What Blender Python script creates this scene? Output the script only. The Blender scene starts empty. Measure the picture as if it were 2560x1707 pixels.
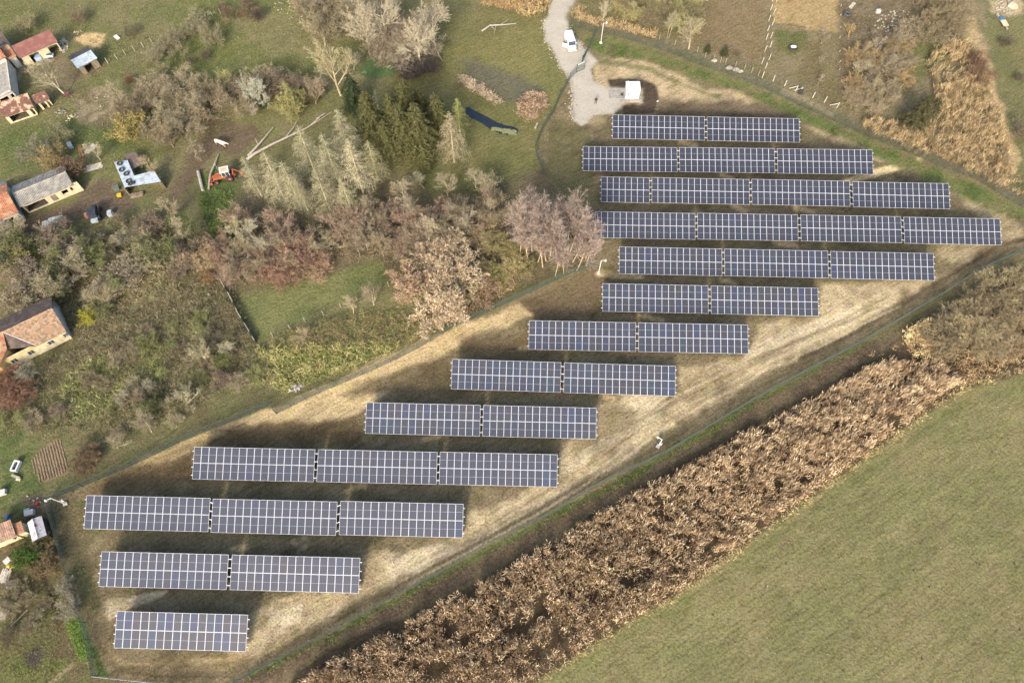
import bpy, math, random
import numpy as np
from mathutils import Vector, Matrix
R = math.radians
random.seed(7); RNG = np.random.default_rng(7)
scene = bpy.context.scene
col = scene.collection

# ------------------------------------------------------------------ camera, sky, sun, exposure
H = 105.5                      # height of the drone over the ground
PITCH = 63.9                   # degrees below the horizon
cam_d = bpy.data.cameras.new('camera'); cam = bpy.data.objects.new('camera', cam_d); col.objects.link(cam)
cam_d.lens = 24; cam_d.sensor_width = 36; cam_d.clip_end = 9000; cam_d.clip_start = 0.5
cam.location = (0, 0, H); cam.rotation_euler = (R(90 - PITCH), 0, 0)
scene.camera = cam
SUN_EL, SHADOW_AZ = 31.0, 14.0  # shadows fall away from the camera, a little to the right
world = bpy.data.worlds.new('World'); scene.world = world; world.use_nodes = True
wn = world.node_tree.nodes; wl = world.node_tree.links
sky = wn.new('ShaderNodeTexSky'); sky.sky_type = 'NISHITA'; sky.sun_disc = False
sky.sun_elevation = R(SUN_EL); sky.sun_rotation = R(180 + SHADOW_AZ)
sky.air_density = 1.0; sky.dust_density = 4.0; sky.ozone_density = 0.6
wn['Background'].inputs['Strength'].default_value = 0.15
wl.new(sky.outputs[0], wn['Background'].inputs[0])
sun_d = bpy.data.lights.new('sun', 'SUN'); sun = bpy.data.objects.new('sun', sun_d); col.objects.link(sun)
sun_d.energy = 1.75; sun_d.angle = R(10.0); sun_d.color = (1.0, 0.93, 0.82)
sd = Vector((math.sin(R(SHADOW_AZ)) * math.cos(R(SUN_EL)), math.cos(R(SHADOW_AZ)) * math.cos(R(SUN_EL)), -math.sin(R(SUN_EL))))
sun.rotation_euler = sd.to_track_quat('-Z', 'Y').to_euler()
scene.view_settings.view_transform = 'Standard'; scene.view_settings.look = 'None'
scene.view_settings.exposure = 1.34; scene.view_settings.gamma = 1.0
scene.view_settings.use_curve_mapping = False

# ------------------------------------------------------------------ helpers
FPX = 24 / 36 * 2560
def G(px, py, z=0.0):
    """the world point at height z under a point of the photograph (2560 x 1707)"""
    p = R(PITCH)
    a, b = (px - 1280) / FPX, (853.5 - py) / FPX
    d = Vector((a, math.cos(p) + b * math.sin(p), -math.sin(p) + b * math.cos(p)))
    t = (z - H) / d.z
    return Vector((0, 0, H)) + d * t
def to_px(X, Y):
    """numpy: ground points to photograph pixels"""
    p = R(PITCH); c, s = math.cos(p), math.sin(p)
    Z = Y * c + H * s
    v = (Y * s - H * c)
    Zs = np.maximum(Z, 5)
    return 1280 + FPX * X / Zs, 853.5 - FPX * v / Zs
def s2l(c):
    c = np.asarray(c, dtype=float) / 255.0
    return np.where(c <= 0.04045, c / 12.92, ((c + 0.055) / 1.055) ** 2.4)
KA = 0.62
def A(r, g, b):
    """albedo of a surface that looks (r, g, b) in the daylight of the photograph"""
    v = s2l((r, g, b)) * KA
    return (float(v[0]), float(v[1]), float(v[2]))
def vnoise(x, y, sc, seed=0):
    n = 512
    rg = np.random.default_rng(seed + 100).random((n, n))
    u, v = x / sc + 1000.37, y / sc + 1000.71
    i, j = np.floor(u).astype(int), np.floor(v).astype(int)
    fu, fv = u - i, v - j
    fu = fu * fu * (3 - 2 * fu); fv = fv * fv * (3 - 2 * fv)
    i0, i1, j0, j1 = i % n, (i + 1) % n, j % n, (j + 1) % n
    return ((rg[i0, j0] * (1 - fu) + rg[i1, j0] * fu) * (1 - fv) + (rg[i0, j1] * (1 - fu) + rg[i1, j1] * fu) * fv) * 2 - 1
def fbm(x, y, sc, seed=0, oc=4):
    r = 0; a = 1.0; t = 0
    for k in range(oc):
        r = r + a * vnoise(x, y, sc / 2 ** k, seed + 7 * k); t += a; a *= 0.55
    return r / t
def poly_sd(X, Y, P):
    """signed distance (inside positive) to a polygon"""
    P = np.asarray(P, float); n = len(P)
    d = np.full(X.shape, 1e18); ins = np.zeros(X.shape, bool)
    for k in range(n):
        ax, ay = P[k]; bx, by = P[(k + 1) % n]
        ex, ey = bx - ax, by - ay; L = ex * ex + ey * ey + 1e-9
        t = np.clip(((X - ax) * ex + (Y - ay) * ey) / L, 0, 1)
        d = np.minimum(d, (X - ax - t * ex) ** 2 + (Y - ay - t * ey) ** 2)
        cnd = ((ay > Y) != (by > Y)) & (X < ex * (Y - ay) / (ey if abs(ey) > 1e-9 else 1e-9) + ax)
        ins ^= cnd
    return np.where(ins, 1, -1) * np.sqrt(d)
def line_d(X, Y, P):
    P = np.asarray(P, float); d = np.full(X.shape, 1e18)
    for k in range(len(P) - 1):
        ax, ay = P[k]; ex, ey = P[k + 1][0] - ax, P[k + 1][1] - ay; L = ex * ex + ey * ey + 1e-9
        t = np.clip(((X - ax) * ex + (Y - ay) * ey) / L, 0, 1)
        d = np.minimum(d, (X - ax - t * ex) ** 2 + (Y - ay - t * ey) ** 2)
    return np.sqrt(d)

def tag(o, label=None, cat=None, group=None, kind=None):
    if label: o['label'] = label
    if cat: o['category'] = cat
    if group: o['group'] = group
    if kind: o['kind'] = kind
    return o
def empty(name, loc, rz=0.0, label=None, cat=None, group=None):
    o = bpy.data.objects.new(name, None); col.objects.link(o)
    o.location = loc; o.rotation_euler = (0, 0, rz); o.empty_display_size = 0.5
    return tag(o, label, cat, group)
CH = {}
def link(o, parent=None):
    col.objects.link(o)
    if parent is not None:
        o.parent = parent; CH.setdefault(parent.name, []).append(o)
    return o
def dup(o, loc=None, rz=None, label=None, group=None, parent=None):
    c = o.copy(); link(c, parent)
    if loc is not None: c.location = loc
    if rz is not None: c.rotation_euler = (0, 0, rz)
    if label: c['label'] = label
    if group: c['group'] = group
    for ch in list(CH.get(o.name, [])): dup(ch, parent=c)
    return c

class MB:
    """collects boxes, bars and tubes; build() links them as ONE mesh"""
    def __init__(s): s.v = []; s.f = []; s.m = []; s.mats = []
    def mi(s, m):
        if m not in s.mats: s.mats.append(m)
        return s.mats.index(m)
    def add(s, vs, fs, m):
        b = len(s.v); s.v += [tuple(v) for v in vs]; k = s.mi(m)
        for f in fs: s.f.append(tuple(i + b for i in f)); s.m.append(k)
    def box(s, c, d, m, rz=0.0, rx=0.0, taper=1.0):
        M = Matrix.Translation(c) @ Matrix.Rotation(rz, 4, 'Z') @ Matrix.Rotation(rx, 4, 'X')
        x, y, z = d[0] / 2, d[1] / 2, d[2] / 2
        vs = [M @ Vector((a * x * (taper if e > 0 else 1), b_ * y * (taper if e > 0 else 1), e * z)) for e in (-1, 1) for a, b_ in ((-1, -1), (1, -1), (1, 1), (-1, 1))]
        s.add(vs, [(3, 2, 1, 0), (4, 5, 6, 7), (0, 1, 5, 4), (1, 2, 6, 5), (2, 3, 7, 6), (3, 0, 4, 7)], m)
    def tube(s, p, q, r0, r1, m, n=6, cap=True):
        p, q = Vector(p), Vector(q); d = (q - p)
        if d.length < 1e-6: return
        d.normalize(); u = d.orthogonal().normalized(); w = d.cross(u)
        vs = [c + (u * math.cos(2 * math.pi * k / n) + w * math.sin(2 * math.pi * k / n)) * r for c, r in ((p, r0), (q, r1)) for k in range(n)]
        fs = [(k, (k + 1) % n, n + (k + 1) % n, n + k) for k in range(n)]
        if cap: fs += [tuple(range(n - 1, -1, -1)), tuple(range(n, 2 * n))]
        s.add(vs, fs, m)
    def path(s, pts, r, m, n=5):
        rr = r if isinstance(r, (list, tuple)) else [r] * len(pts)
        for k in range(len(pts) - 1): s.tube(pts[k], pts[k + 1], rr[k], rr[k + 1], m, n)
    def prism(s, pts, z0, z1, m, x=None):
        """polygon in xy pulled from z0 to z1"""
        n = len(pts)
        vs = [(a, b, z0) for a, b in pts] + [(a, b, z1) for a, b in pts]
        s.add(vs, [tuple(range(n - 1, -1, -1)), tuple(range(n, 2 * n))] + [(k, (k + 1) % n, n + (k + 1) % n, n + k) for k in range(n)], m)
    def loft(s, secs, m, cap=True):
        n = len(secs[0]); vs = [p for sec in secs for p in sec]
        fs = [(a * n + k, a * n + (k + 1) % n, (a + 1) * n + (k + 1) % n, (a + 1) * n + k) for a in range(len(secs) - 1) for k in range(n)]
        if cap: fs += [tuple(range(n - 1, -1, -1)), tuple((len(secs) - 1) * n + k for k in range(n))]
        s.add(vs, fs, m)
    def blob(s, c, r, m, seed=0, n=7, k=5, rough=0.18):
        rd = random.Random(seed); secs = []
        for j in range(1, k):
            a = math.pi * j / k
            secs.append([Vector((c[0] + r[0] * math.sin(a) * math.cos(2 * math.pi * i / n) * (1 + rd.uniform(-rough, rough)),
                                 c[1] + r[1] * math.sin(a) * math.sin(2 * math.pi * i / n) * (1 + rd.uniform(-rough, rough)),
                                 c[2] - r[2] * math.cos(a) * (1 + rd.uniform(-rough, rough)))) for i in range(n)])
        s.loft(secs, m)
    def torus(s, c, Rr, r, m, n=16, k=8, rx=0.0, rz=0.0):
        M = Matrix.Translation(c) @ Matrix.Rotation(rz, 4, 'Z') @ Matrix.Rotation(rx, 4, 'X')
        vs = [M @ Vector(((Rr + r * math.cos(2 * math.pi * j / k)) * math.cos(2 * math.pi * i / n), (Rr + r * math.cos(2 * math.pi * j / k)) * math.sin(2 * math.pi * i / n), r * math.sin(2 * math.pi * j / k))) for i in range(n) for j in range(k)]
        fs = [(i * k + j, ((i + 1) % n) * k + j, ((i + 1) % n) * k + (j + 1) % k, i * k + (j + 1) % k) for i in range(n) for j in range(k)]
        s.add(vs, fs, m)
    def mesh(s, name, smooth=False):
        me = bpy.data.meshes.new(name); me.from_pydata(s.v, [], s.f)
        for m in s.mats: me.materials.append(m)
        me.polygons.foreach_set('material_index', s.m)
        if smooth: me.polygons.foreach_set('use_smooth', [True] * len(s.f))
        me.update(); return me
    def build(s, name, parent=None, smooth=False, **kw):
        o = bpy.data.objects.new(name, s.mesh(name, smooth)); link(o, parent)
        return tag(o, **kw)

def np_mesh(name, V, F, mat, color=None):
    me = bpy.data.meshes.new(name)
    V = np.asarray(V, np.float32); F = np.asarray(F, np.int32); k = F.shape[1]
    me.vertices.add(len(V)); me.vertices.foreach_set('co', V.ravel())
    me.loops.add(F.size); me.loops.foreach_set('vertex_index', F.ravel())
    me.polygons.add(len(F)); me.polygons.foreach_set('loop_start', np.arange(0, F.size, k, dtype=np.int32))
    me.polygons.foreach_set('loop_total', np.full(len(F), k, np.int32))
    me.update(calc_edges=True)
    if color is not None:
        at = me.color_attributes.new('Col', 'FLOAT_COLOR', 'POINT')
        at.data.foreach_set('color', (color if color.shape[1] == 4 else np.concatenate([color, np.ones((len(color), 1))], 1)).astype(np.float32).ravel())
    if mat: me.materials.append(mat)
    return me

# ------------------------------------------------------------------ materials
def new_mat(name):
    m = bpy.data.materials.new(name); m.use_nodes = True
    return m, m.node_tree.nodes, m.node_tree.links, m.node_tree.nodes['Principled BSDF']
def noise_mix(n, l, c1, c2, scale, detail=4, lo=0.4, hi=0.6, coord='Object', stretch=None):
    tc = n.new('ShaderNodeTexCoord'); mp = n.new('ShaderNodeMapping'); t = n.new('ShaderNodeTexNoise')
    l.new(tc.outputs[coord], mp.inputs[0]); l.new(mp.outputs[0], t.inputs['Vector'])
    if stretch: mp.inputs['Scale'].default_value = stretch
    t.inputs['Scale'].default_value = scale; t.inputs['Detail'].default_value = detail
    r = n.new('ShaderNodeMapRange'); r.inputs[1].default_value = lo; r.inputs[2].default_value = hi
    l.new(t.outputs[0], r.inputs[0])
    mx = n.new('ShaderNodeMix'); mx.data_type = 'RGBA'
    l.new(r.outputs[0], mx.inputs[0])
    for sock, c in ((mx.inputs[6], c1), (mx.inputs[7], c2)):
        if isinstance(c, tuple): sock.default_value = (*c[:3], 1)
        else: l.new(c, sock)
    return mx.outputs[2], t
MC = {}
def mat(name, c1, c2=None, rough=0.8, metal=0.0, scale=3.0, lo=0.4, hi=0.6, bump=0.0, spec=0.4, stretch=None, detail=4):
    if name in MC: return MC[name]
    m, n, l, b = new_mat(name); MC[name] = m
    b.inputs['Roughness'].default_value = rough; b.inputs['Metallic'].default_value = metal
    b.inputs['Specular IOR Level'].default_value = spec
    if c2 is None: c2 = tuple(x * 0.8 for x in c1)
    o, t = noise_mix(n, l, c1, c2, scale, detail, lo, hi, stretch=stretch)
    l.new(o, b.inputs['Base Color'])
    if bump:
        bp = n.new('ShaderNodeBump'); bp.inputs['Strength'].default_value = bump; bp.inputs['Distance'].default_value = 0.05
        l.new(t.outputs[0], bp.inputs['Height']); l.new(bp.outputs[0], b.inputs['Normal'])
    return m
def attr_mat(name, obj_color=False, rough=0.9, var=0.25, scale=1.2):
    """colour from the mesh's own colour attribute (or the object's), broken up by noise"""
    m, n, l, b = new_mat(name); b.inputs['Roughness'].default_value = rough; b.inputs['Specular IOR Level'].default_value = 0.15
    if obj_color:
        oi = n.new('ShaderNodeObjectInfo'); src = oi.outputs['Color']
    else:
        a = n.new('ShaderNodeAttribute'); a.attribute_name = 'Col'; src = a.outputs['Color']
    dk = n.new('ShaderNodeMix'); dk.data_type = 'RGBA'; dk.blend_type = 'MULTIPLY'; dk.inputs[0].default_value = 1
    l.new(src, dk.inputs[6]); dk.inputs[7].default_value = (1 - var, 1 - var * 1.05, 1 - var * 1.1, 1)
    o, t = noise_mix(n, l, src, dk.outputs[2], scale, 3, 0.35, 0.65)
    l.new(o, b.inputs['Base Color'])
    return m
M_twig = attr_mat('bare_twig_bark', True, var=0.45, scale=2.5)
M_attr = attr_mat('dry_plant_matter', False, var=0.3, scale=0.7)
M_stone = mat('pale_stone', A(215, 205, 185), A(165, 155, 135), scale=6)
M_white = mat('white_paint', A(250, 250, 248), A(238, 238, 234), rough=0.5, scale=2)
M_whitec = mat('white_concrete', A(232, 226, 212), A(200, 192, 176), scale=4)
M_galv = mat('galvanised_steel', A(225, 228, 232), A(195, 198, 204), rough=0.4, metal=0.3, scale=5)
M_dkgreen = mat('dark_green_coating', (0.035, 0.06, 0.055), (0.05, 0.08, 0.07), rough=0.5)
M_black = mat('black_rubber', (0.02, 0.02, 0.022), (0.035, 0.035, 0.035), rough=0.8)
M_dark = mat('dark_opening_wood', (0.03, 0.026, 0.022), (0.05, 0.042, 0.036))
M_glass = mat('dark_glass', (0.03, 0.04, 0.05), (0.05, 0.06, 0.07), rough=0.12, spec=0.8)
M_concrete = mat('grey_concrete', A(190, 184, 172), A(160, 154, 142), scale=2, bump=0.2)

# ------------------------------------------------------------------ the ground: one sheet, patches of soil, turf, gravel
exec_zones = []
def Z(poly, c, feather=8, warp=8, amt=1.0, seed=None, alt=None, altsc=2.5, altamt=0.6):
    exec_zones.append(('p', poly, c, feather, warp, amt, seed, alt, altsc, altamt))
def S(line, w, c, feather=4, warp=4, amt=1.0, seed=None):
    exec_zones.append(('l', line, c, feather, warp, amt, seed, w, 0, 0))
fence_ne = [(1424, 64), (1470, 79), (1552, 95), (1648, 123), (1743, 161), (1825, 188), (1920, 226), (2002, 267), (2083, 302), (2151, 335), (2233, 368), (2301, 395), (2356, 419), (2437, 447), (2505, 490), (2560, 522), (2640, 575)]
fence_se = [(2640, 585), (2560, 627), (2437, 682), (2356, 736), (2260, 793), (2151, 857), (1920, 978), (1784, 1059), (1656, 1136), (1498, 1209), (1375, 1284), (1280, 1330), (1212, 1363), (1076, 1445), (994, 1485), (885, 1545), (817, 1585), (640, 1676), (560, 1722)]
fence_n = [(692, 1035), (768, 996), (871, 952), (953, 917), (1048, 870), (1130, 821), (1239, 772), (1356, 717), (1411, 690), (1487, 667)]
fence_nw = [(125, 1250), (245, 1200), (340, 1160), (463, 1100), (637, 1031), (676, 1012)]
fence_w = [(125, 1250), (148, 1330), (167, 1400), (190, 1475), (215, 1555), (233, 1625), (244, 1688)]
fence_up = [(1360, 440), (1348, 403), (1334, 378), (1359, 321), (1381, 289), (1402, 240), (1427, 196), (1441, 182)]
GREEN, GRASS, OLIVE, DRY = (112, 120, 70), (124, 124, 80), (128, 124, 82), (150, 138, 98)
BROWN, DKBROWN, TAN, PALE = (128, 112, 88), (106, 92, 72), (192, 170, 130), (206, 190, 156)
Z([(-900, -900), (1450, -900), (1380, 60), (1100, 60), (1000, 420), (600, 330), (520, 560), (-900, 640)], GRASS, 40, 30, alt=GREEN, altsc=4)
Z([(-900, -900), (1450, -900), (1380, 60), (1100, 60), (1000, 420), (600, 330), (520, 560), (-900, 640)], (124, 124, 80), 40, 30, .75, alt=(142, 132, 98), altsc=7, altamt=.9)
Z([(50, 180), (110, 140), (150, 135), (190, 180), (258, 150), (262, 165), (200, 205), (150, 225), (110, 215)], (142, 126, 102), 8, 8, .9)
Z([(140, 235), (200, 215), (240, 235), (200, 260), (150, 250)], (120, 112, 82), 9, 8, .8)
Z([(440, -60), (720, -60), (780, 40), (820, 160), (640, 280), (470, 260), (400, 140)], (122, 126, 74), 30, 30, 0.8, alt=(104, 120, 58), altsc=3)
Z([(560, 40), (740, 20), (800, 100), (760, 150), (650, 130)], (150, 138, 104), 16, 20, 0.6)
Z([(0, 320), (300, 280), (360, 400), (220, 380), (0, 460)], (98, 114, 62), 25, 20, 0.8)
Z([(-900, 560), (560, 470), (560, 600), (620, 860), (720, 1000), (380, 1150), (120, 1250), (-900, 1260)], (118, 112, 80), 30, 30, alt=(116, 120, 76), altsc=3)
Z([(540, 440), (640, 420), (1180, 430), (1400, 420), (1490, 500), (1490, 640), (1300, 720), (1150, 800), (940, 680), (560, 740)], (122, 110, 86), 25, 25, alt=(110, 108, 76), altsc=3)
Z([(1040, 420), (1200, 380), (1340, 400), (1300, 450), (1180, 480), (1060, 480)], (104, 110, 64), 22, 20, 0.8)
Z([(588, 745), (760, 700), (930, 655), (985, 668), (960, 700), (880, 740), (640, 857)], (116, 124, 74), 9, 8, alt=(132, 132, 84), altsc=5)
Z([(1000, 30), (1380, 30), (1362, 110), (1420, 200), (1436, 290), (1350, 350), (1330, 430), (1130, 440), (1050, 300), (980, 200)], (122, 122, 72), 22, 18, alt=(138, 130, 84), altsc=5)
Z([(1140, 150), (1180, 150), (1240, 172), (1300, 195), (1352, 222), (1355, 245), (1300, 260), (1272, 258), (1240, 235), (1190, 205)], (112, 109, 92), 9, 8, 0.9)
Z([(1130, 120), (1370, 60), (1360, 190), (1240, 160)], (136, 130, 78), 24, 14, 0.7)
Z([(40, 560), (120, 525), (190, 500), (250, 440), (290, 470), (330, 490), (345, 520), (300, 545), (240, 545), (140, 560), (60, 595)], (116, 101, 84), 10, 12)
Z([(440, 430), (480, 360), (540, 300), (630, 310), (650, 345), (600, 400), (540, 385), (500, 430), (430, 520), (420, 480)], (118, 102, 84), 12, 14)
Z([(170, 250), (250, 220), (310, 240), (300, 300), (230, 310), (190, 300)], (140, 124, 100), 9, 10, 0.9, alt=(190, 175, 150), altsc=1.2, altamt=0.5)
Z([(250, 290), (290, 300), (280, 330), (240, 320)], (118, 104, 86), 9, 10, 0.7)
Z([(180, 100), (210, 82), (262, 84), (258, 105), (245, 125), (205, 110)], (212, 180, 132), 4, 6)
Z([(30, 170), (60, 140), (130, 130), (130, 155), (60, 185), (45, 215)], (180, 168, 148), 4, 6, 0.8)
Z([(500, 430), (540, 430), (600, 450), (590, 560), (560, 640), (520, 600), (510, 500)], (92, 112, 58), 12, 12, 0.9)
# site soil
site = [(1450, 82), (1441, 182), (1427, 196), (1402, 240), (1381, 289), (1359, 321), (1345, 390), (1380, 440), (1480, 450), (1480, 668), (1356, 717), (1130, 821), (953, 917), (692, 1035), (637, 1031), (463, 1100), (125, 1250), (167, 1400), (215, 1555), (244, 1688), (560, 1722), (817, 1585), (1076, 1445), (1375, 1284), (1656, 1136), (1920, 978), (2260, 793), (2560, 627), (2640, 580), (2560, 522), (2437, 447), (2233, 368), (2002, 267), (1743, 161), (1552, 95)]
Z(site, (148, 132, 102), 10, 8, alt=(126, 114, 84), altsc=3)
Z([(1380, 300), (1500, 320), (1480, 560), (1370, 440)], (116, 112, 74), 14, 12, 0.8)
Z([(1300, 760), (1490, 680), (1560, 700), (1500, 800), (1330, 800)], (130, 112, 86), 18, 16)
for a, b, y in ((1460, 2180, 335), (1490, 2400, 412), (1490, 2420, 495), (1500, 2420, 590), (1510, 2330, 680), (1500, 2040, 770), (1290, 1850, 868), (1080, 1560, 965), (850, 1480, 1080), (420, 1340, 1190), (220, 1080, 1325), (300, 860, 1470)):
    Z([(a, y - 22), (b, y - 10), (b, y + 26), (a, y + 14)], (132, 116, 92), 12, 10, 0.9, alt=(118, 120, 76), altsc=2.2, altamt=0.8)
# pale churned earth
Z([(1480, 160), (1520, 142), (1610, 150), (1690, 182), (1760, 220), (1850, 226), (1925, 262), (2010, 292), (2120, 330), (2250, 395), (2200, 400), (2080, 350), (1960, 300), (1700, 258), (1560, 262), (1480, 210)], (196, 174, 136), 8, 9)
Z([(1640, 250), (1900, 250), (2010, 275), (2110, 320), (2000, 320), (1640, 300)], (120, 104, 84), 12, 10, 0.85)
Z([(2360, 470), (2440, 490), (2530, 530), (2560, 580), (2560, 606), (2490, 620), (2400, 480)], (178, 160, 122), 10, 10)
Z([(2380, 560), (2350, 630), (2340, 660), (2420, 650), (2540, 600), (2530, 560)], (176, 158, 122), 10, 10)
Z([(600, 1052), (690, 1022), (850, 945), (1000, 872), (1150, 808), (1300, 758), (1335, 790), (1200, 830), (1130, 880), (1085, 905), (1000, 965), (920, 1022), (870, 1050), (760, 1066), (650, 1072)], (202, 178, 132), 8, 12)
Z([(940, 940), (1130, 895), (1140, 960), (900, 990), (850, 990)], (122, 106, 78), 12, 14, 0.9)
Z([(1130, 890), (1160, 850), (1330, 830), (1320, 880), (1140, 892)], (128, 108, 78), 10, 10, 0.8)
Z([(400, 1130), (640, 1060), (900, 1050), (920, 1110), (700, 1115), (500, 1120), (470, 1200), (240, 1230), (200, 1235)], (118, 100, 72), 12, 16)
Z([(330, 1160), (420, 1115), (520, 1080), (560, 1085), (470, 1135), (400, 1160)], (190, 166, 120), 8, 12, 0.85)
Z([(2050, 715), (2240, 700), (2345, 690), (2330, 712), (2200, 790), (2040, 865), (1870, 960), (1750, 1036), (1640, 1098), (1500, 1180), (1350, 1262), (1180, 1350), (1020, 1432), (900, 1492), (760, 1568), (640, 1640), (560, 1660), (560, 1600), (650, 1520), (740, 1480), (905, 1452), (920, 1390), (1150, 1352), (1180, 1285), (1300, 1240), (1400, 1180), (1420, 1100), (1500, 1010), (1690, 1000), (1700, 920), (1880, 880), (1890, 815), (2040, 790)], (196, 176, 140), 10, 12, alt=(168, 148, 112), altsc=2.2, altamt=0.7)
for P in ([(960, 1400), (1100, 1355), (1150, 1370), (1050, 1430), (980, 1440)], [(670, 1530), (740, 1500), (750, 1540), (690, 1580)], [(1540, 960), (1680, 990), (1640, 1060), (1500, 1130), (1400, 1190), (1440, 1150), (1560, 1040)], [(1880, 860), (2040, 800), (2150, 760), (2160, 790), (1960, 880), (1840, 920)]):
    Z(P, (214, 198, 166), 9, 12, 0.8)
Z([(1500, 1025), (1560, 1010), (1600, 1030), (1560, 1080), (1490, 1110)], (150, 134, 100), 9, 9, 0.8)
Z([(250, 1660), (240, 1560), (300, 1640), (640, 1640), (600, 1680), (300, 1690)], (158, 138, 100), 8, 8)
Z([(140, 1260), (215, 1240), (230, 1400), (250, 1530), (220, 1560), (180, 1440)], (124, 112, 80), 10, 12, 0.9, alt=(92, 108, 62), altsc=3)
Z([(262, 1500), (320, 1490), (420, 1470), (400, 1490), (320, 1525), (280, 1550), (268, 1540)], (198, 180, 150), 5, 6)
S([(270, 1640), (300, 1655), (420, 1658), (640, 1640), (760, 1575)], 5, (196, 170, 122), 5, 4, 0.8)
S([(235, 1560), (252, 1620), (300, 1672), (420, 1690), (560, 1686)], 6, (96, 80, 58), 6, 5, 0.5)
S([(2600, 590), (2500, 612), (2400, 672), (2260, 755), (2150, 822), (2000, 895)], 6, (98, 78, 58), 5, 3, 0.7)
S([(1500, 1190), (1375, 1262), (1200, 1350), (1020, 1450), (820, 1560), (660, 1650)], 5, (112, 90, 66), 6, 4, 0.5)
S([(1500, 1130), (1650, 1010), (1800, 930), (2000, 850), (2200, 770)], 4, (158, 138, 104), 4, 4, 0.7)
for o_ in (-16, -6, 8, 20):
    S([(1000 + o_, 1440 + o_), (1180 + o_, 1345 + o_), (1350 + o_, 1250 + o_), (1520 + o_, 1140 + o_), (1680 + o_, 1025 + o_), (1880 + o_, 915 + o_), (2060 + o_, 830 + o_), (2230 + o_, 745 + o_)], 2.2, (150, 130, 98) if o_ % 4 else (214, 196, 160), 2.5, 3, 0.7)
S([(1480, 1160), (1620, 1040), (1790, 950), (1980, 870)], 3, (160, 140, 106), 3, 4, 0.6)
S([(2110, 462), (2150, 444), (2200, 428), (2250, 416), (2296, 404)], 9, (226, 202, 152), 4, 3)
for P in ((1800, 437, 1830, 448), (1830, 515, 1860, 530), (1985, 520, 2030, 530), (1940, 605, 1990, 616), (1700, 355, 1740, 365), (1600, 790, 1660, 800), (1800, 700, 1840, 712), (860, 1225, 910, 1215), (1060, 1098, 1100, 1092), (580, 1372, 620, 1368), (735, 1355, 760, 1370), (1500, 686, 1600, 692), (690, 1495, 730, 1500), (820, 1495, 870, 1505), (1510, 992, 1530, 1000)):
    S([P[:2], P[2:]], 6, (196, 172, 130), 4, 5)
S([(744, 1395), (752, 1360), (762, 1340)], 4, (170, 150, 120), 2, 2)
S([(1350, 872), (1480, 868), (1560, 880), (1680, 884)], 6, (176, 150, 110), 5, 5, 0.9)
S([(1300, 868), (1350, 864), (1450, 862)], 5, (190, 164, 122), 5, 5, 0.9)
# gravel drive
DRIVE = [(1385, -420), (1470, -420), (1446, 0), (1424, 35), (1420, 62), (1433, 88), (1452, 108), (1466, 128), (1492, 152), (1478, 172), (1482, 200), (1516, 222), (1528, 215), (1562, 218), (1562, 262), (1535, 285), (1482, 288), (1470, 308), (1452, 314), (1430, 302), (1432, 250), (1432, 225), (1418, 195), (1396, 160), (1384, 130), (1362, 100), (1357, 60), (1370, 38), (1378, 0)]
Z(DRIVE, (184, 177, 165), 4, 4)
Z([(1462, 295), (1530, 286), (1520, 300), (1475, 318)], (172, 156, 118), 6, 5, 0.9)
# dug earth round the kiosk
Z([(1520, 200), (1545, 196), (1600, 200), (1640, 212), (1645, 240), (1640, 280), (1560, 286), (1556, 262), (1606, 258), (1606, 222), (1560, 222), (1525, 218)], (88, 76, 66), 4, 4, 0.95)
# turf strips inside and outside the fence
Z([(1456, 84), (1552, 99), (1648, 127), (1743, 165), (1825, 192), (1920, 231), (2002, 272), (2083, 308), (2151, 341), (2233, 375), (2301, 402), (2437, 455), (2560, 530), (2600, 560), (2545, 555), (2430, 500), (2300, 432), (2200, 392), (2050, 326), (1960, 282), (1880, 238), (1780, 204), (1700, 182), (1600, 144), (1530, 138), (1485, 138)], (104, 124, 64), 7, 10, alt=(140, 132, 90), altsc=2, altamt=.8)
S([(1500, 155), (1620, 175), (1720, 215), (1800, 245)], 6, (104, 118, 66), 6, 8, 0.6)
Z([(560, 1722), (817, 1585), (1076, 1445), (1375, 1284), (1656, 1136), (1920, 978), (2260, 793), (2560, 627), (2700, 560), (2900, 640), (2560, 760), (2250, 860), (2100, 940), (1900, 1040), (1720, 1140), (1560, 1240), (1400, 1340), (1180, 1460), (1000, 1550), (830, 1612), (700, 1722)], (124, 108, 86), 8, 8, alt=(112, 96, 76), altsc=2)
S([(620, 1690), (817, 1594), (1076, 1455), (1375, 1294), (1656, 1146), (1920, 988), (2151, 867)], 7, (98, 118, 58), 6, 7, 0.8)
S([(2151, 867), (2260, 810), (2400, 730), (2560, 650)], 12, (120, 118, 78), 10, 9, 0.7)
Z([(560, 1722), (700, 1722), (830, 1612), (1000, 1550), (1180, 1460), (1400, 1340), (1560, 1240), (1720, 1140), (1900, 1040), (2100, 940), (2250, 860), (2560, 760), (2900, 640), (2900, 900), (2560, 930), (2400, 975), (2250, 1080), (2100, 1190), (1920, 1320), (1700, 1480), (1500, 1600), (1330, 1707), (1250, 1800), (560, 1900)], (98, 84, 66), 6, 8)
FIELD = [(1250, 1900), (1330, 1712), (1500, 1603), (1700, 1483), (1920, 1323), (2100, 1193), (2250, 1083), (2400, 978), (2560, 933), (2900, 860), (4200, 860), (4200, 3200), (1250, 3200)]
Z(FIELD, (132, 130, 86), 5, 7, alt=(141, 132, 92), altsc=6, altamt=0.8)
S([(1380, 1700), (1700, 1510), (1920, 1360), (2200, 1160), (2400, 1010), (2560, 965)], 6, (112, 120, 70), 9, 9, 0.5)
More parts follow.
